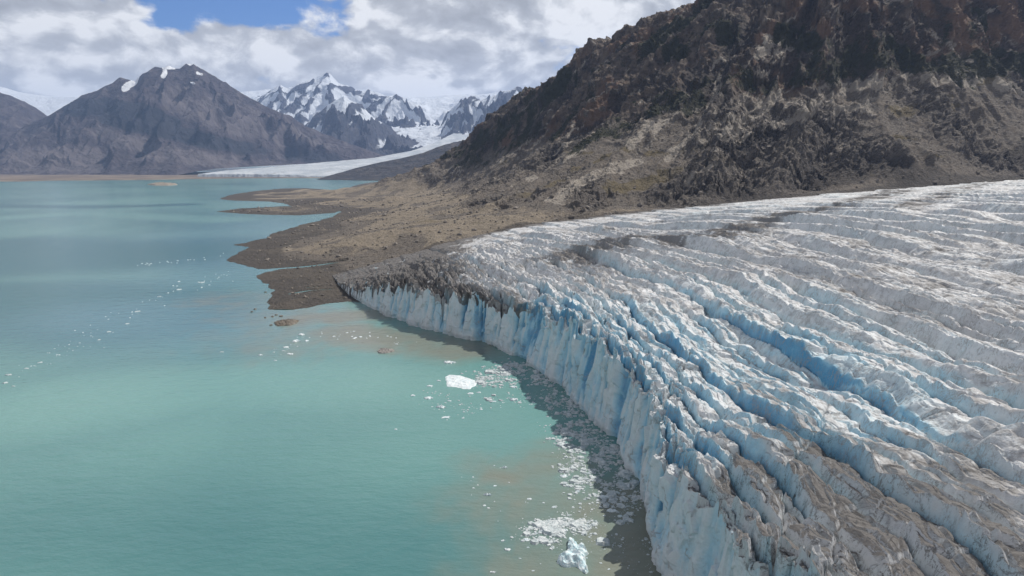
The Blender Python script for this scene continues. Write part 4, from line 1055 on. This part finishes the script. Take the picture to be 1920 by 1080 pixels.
for lab, grp, line, spread, cnt, (w0, w1), _ in groups:
    s = np.r_[0, np.cumsum(np.hypot(*np.diff(np.array(line, float), axis=0).T))]
    for k in range(cnt):
        t = random.random() * s[-1]
        px = np.interp(t, s, [p[0] for p in line]) + random.gauss(0, spread); py = np.interp(t, s, [p[1] for p in line]) + random.gauss(0, spread * .45)
        w = w0 + (w1 - w0) * random.random() ** 2.2
        o = bpy.data.objects.new('ice_floe', random.choice(protos)); COL.objects.link(o)
        r = w * m_per_px(px, py) / 2
        o.scale = (r, r * (1.5 if py < 640 else 1.0), r)
        tag(place(o, px, py, random.uniform(-.4, .4)), lab, 'ice floe', grp)

# brash ice too fine to count
def brash():
    areas = [([(905, 706), (950, 695), (985, 690)], 9, 1500, .45), ([(940, 690), (990, 690), (1020, 715)], 9, 900, .6), ([(890, 715), (960, 715)], 6, 800, .5), ([(800, 730), (860, 760), (960, 745), (1010, 735)], 7, 260, .4), ([(1000, 690), (1050, 740), (1090, 800)], 8, 900, .4),
             ([(1035, 745), (1070, 775), (1110, 815), (1150, 870), (1180, 930)], 8, 3600, .42), ([(1060, 800), (1090, 850), (1110, 880), (1150, 930)], 9, 2600, .45), ([(1060, 870), (1085, 915), (1110, 945)], 5, 700, .4),
             ([(1000, 1000), (1050, 985), (1100, 985)], 5, 1500, .42), ([(1150, 940), (1175, 965)], 5, 350, .4), ([(1110, 1000), (1180, 1010), (1220, 1060)], 9, 260, .25), ([(1015, 990), (1050, 1000)], 4, 500, .5)]
    V, Fc = [], []
    base = np.array([[-1, -.6, 0], [.2, -1, 0], [1, -.2, 0], [.7, .8, 0], [-.5, .9, 0], [-1.1, .2, 0]])
    k = 0
    for pts, rad, cnt, sz in areas:
        cnt = int(cnt * 1.6)
        P = np.array([[float(v) for v in at_z(*p)] for p in pts]); s = np.r_[0, np.cumsum(np.hypot(*np.diff(P, axis=0).T))]
        t = rng.random(cnt) * s[-1]
        cx = np.interp(t, s, P[:, 0]) + rng.normal(0, rad * .55, cnt); cy = np.interp(t, s, P[:, 1]) + rng.normal(0, rad * .8, cnt)
        cl = fbm(cx / 7, cy / 9, 3, 701)
        r = .80 * sz * rng.gamma(.9, .75, cnt) * (1 + .6 * cl)
        ok = (cl + .5 * fbm(cx / 2.5, cy / 3, 2, 702) > rng.uniform(-.35, .45, cnt)) & ~in_poly(cx, cy, GLACIER_POLY)
        for x, y, q in zip(cx[ok], cy[ok], np.clip(r[ok] * np.where(rng.random(int(ok.sum())) < .035, 3.2, 1.0), .12, 2.4)):
            a = rng.random() * 6.28; c, s_ = math.cos(a), math.sin(a)
            b = base * (q * rng.uniform(.7, 1.3, (6, 1)))
            bx, by = b[:, 0] * c - b[:, 1] * s_ + x, b[:, 0] * s_ + b[:, 1] * c + y
            h = q * rng.uniform(.15, .5, 6)
            V += list(zip(bx, by, np.full(6, -.1))) + list(zip(x + (bx - x) * .75, y + (by - y) * .75, h))
            i = np.arange(6); j = (i + 1) % 6
            Fc += list(np.stack([i + k, j + k, j + 6 + k, i + 6 + k], 1)) + [(k + 6, k + 7, k + 8, k + 9), (k + 6, k + 9, k + 10, k + 11)]
            k += 12
    o = link_mesh('brash_ice', V, np.array(Fc), M_BRASH, smooth=False)
    tag(o, 'fine white and grey brash ice crowded on the water along the ice cliff', kind='stuff')
brash()

# ------------------------------------------------------------------ boulders, shrubs
def scatter_rocks():
    """Stones strewn over scree and debris: too many to count."""
    V, Fc, k = [], [], 0
    n, m = hz.shape
    ico = np.array([[0, 0, 1], [.9, 0, .4], [.28, .85, .45], [-.72, .53, .4], [-.72, -.53, .45], [.28, -.85, .4], [.72, .53, -.4], [-.28, .85, -.4], [-.9, 0, -.4], [-.28, -.85, -.4], [.72, -.53, -.4], [0, 0, -1]], float)
    icf = [(0, 1, 2), (0, 2, 3), (0, 3, 4), (0, 4, 5), (0, 5, 1), (1, 6, 2), (2, 7, 3), (3, 8, 4), (4, 9, 5), (5, 10, 1), (6, 7, 2), (7, 8, 3), (8, 9, 4), (9, 10, 5), (10, 6, 1)]
    icf = np.array(icf)
    ii, jj = rng.integers(0, n, 60000), rng.integers(0, m, 60000)
    ok = (hz[ii, jj] > .6) & (upm[ii, jj] < .4) & (hy[ii, jj] < 2300) & (L_['gsd'][ii, jj] < 5)
    ii, jj = ii[ok][:11000], jj[ok][:11000]
    for a, b in zip(ii, jj):
        d = hy[a, b]; r = min(rng.gamma(1.3, .55) * (.35 + d / 1400), 5.5)
        if r < .35: continue
        s = r * rng.uniform(.6, 1.3, 3) * np.array([1, 1, .75]); v = ico * rng.uniform(.75, 1.25, (12, 1)) * s
        V.append(v + np.array([hx[a, b] + rng.normal(0, 2), hy[a, b] + rng.normal(0, 3), hz[a, b] + .15 * r])); Fc.append(icf + k); k += 12
    nn = N('rubble'); p = nn.pos(); q = nn.noise(p, .05, 3); w = nn.noise(p, .9, 4)
    c = nn.mix(nn.ss(q, .35, .65), (.10, .09, .082), (.30, .265, .23)); c = nn.mix(nn.math('MULTIPLY', w, .5), c, (.20, .18, .16))
    o = link_mesh('rubble', np.concatenate(V), np.concatenate(Fc), nn.bsdf(c, .9, nn.bump(w, .6, .5), .2), smooth=False)
    tag(o, 'loose grey and tan stones strewn over the scree and shore', kind='stuff')
scatter_rocks()

def scatter_shrubs():
    V, Fc, k = [], [], 0
    n, m = hz.shape
    ii, jj = rng.integers(0, n, 160000), rng.integers(0, m, 160000)
    ok = (rng.random(len(ii)) < (shrub[ii, jj] - .28) * 1.5) & (hz[ii, jj] > 30)
    ii, jj = ii[ok][:26000], jj[ok][:26000]
    for a, b in zip(ii, jj):
        r = rng.uniform(1.2, 3.4); nl = 7
        c = np.array([hx[a, b] + rng.normal(0, 2), hy[a, b] + rng.normal(0, 3), hz[a, b] + r * .35])
        cen = c + rng.normal(0, .5, (nl, 3)) * r * np.array([1, 1, .55])
        d1 = rng.normal(0, 1, (nl, 3)); d1 /= np.linalg.norm(d1, axis=1)[:, None]; d2 = np.cross(d1, rng.normal(0, 1, (nl, 3))); d2 /= np.linalg.norm(d2, axis=1)[:, None]
        e = r * rng.uniform(.35, .7, (nl, 1))
        V.append(np.stack([cen - d1 * e, cen + d2 * e * .6, cen + d1 * e, cen - d2 * e * .6], 1).reshape(-1, 3))
        Fc.append(np.arange(nl * 4).reshape(nl, 4) + k); k += nl * 4
    nn = N('shrubs'); p = nn.pos(); q = nn.noise(p, .03, 4); w = nn.noise(p, .4, 3)
    c = nn.mix(nn.ss(q, .35, .65), (.028, .038, .016), (.062, .066, .026)); c = nn.mix(nn.ss(w, .45, .65), c, (.085, .075, .03))
    o = link_mesh('shrubs', np.concatenate(V), np.concatenate(Fc), nn.bsdf(c, .9, None, .1), smooth=False)
    tag(o, 'dark green alder scrub covering the upper mountainside', kind='stuff')
scatter_shrubs()

# ------------------------------------------------------------------ render settings
S.render.engine = 'CYCLES'
S.cycles.use_denoising = True
try: S.cycles.denoiser = 'OPENIMAGEDENOISE'
except Exception: pass
S.cycles.max_bounces = 6; S.cycles.diffuse_bounces = 3; S.cycles.glossy_bounces = 2; S.cycles.volume_bounces = 1
S.cycles.transparent_max_bounces = 4
S.view_settings.view_transform = 'Standard'; S.view_settings.look = 'None'
S.view_settings.exposure = 0.0; S.view_settings.gamma = 1.0
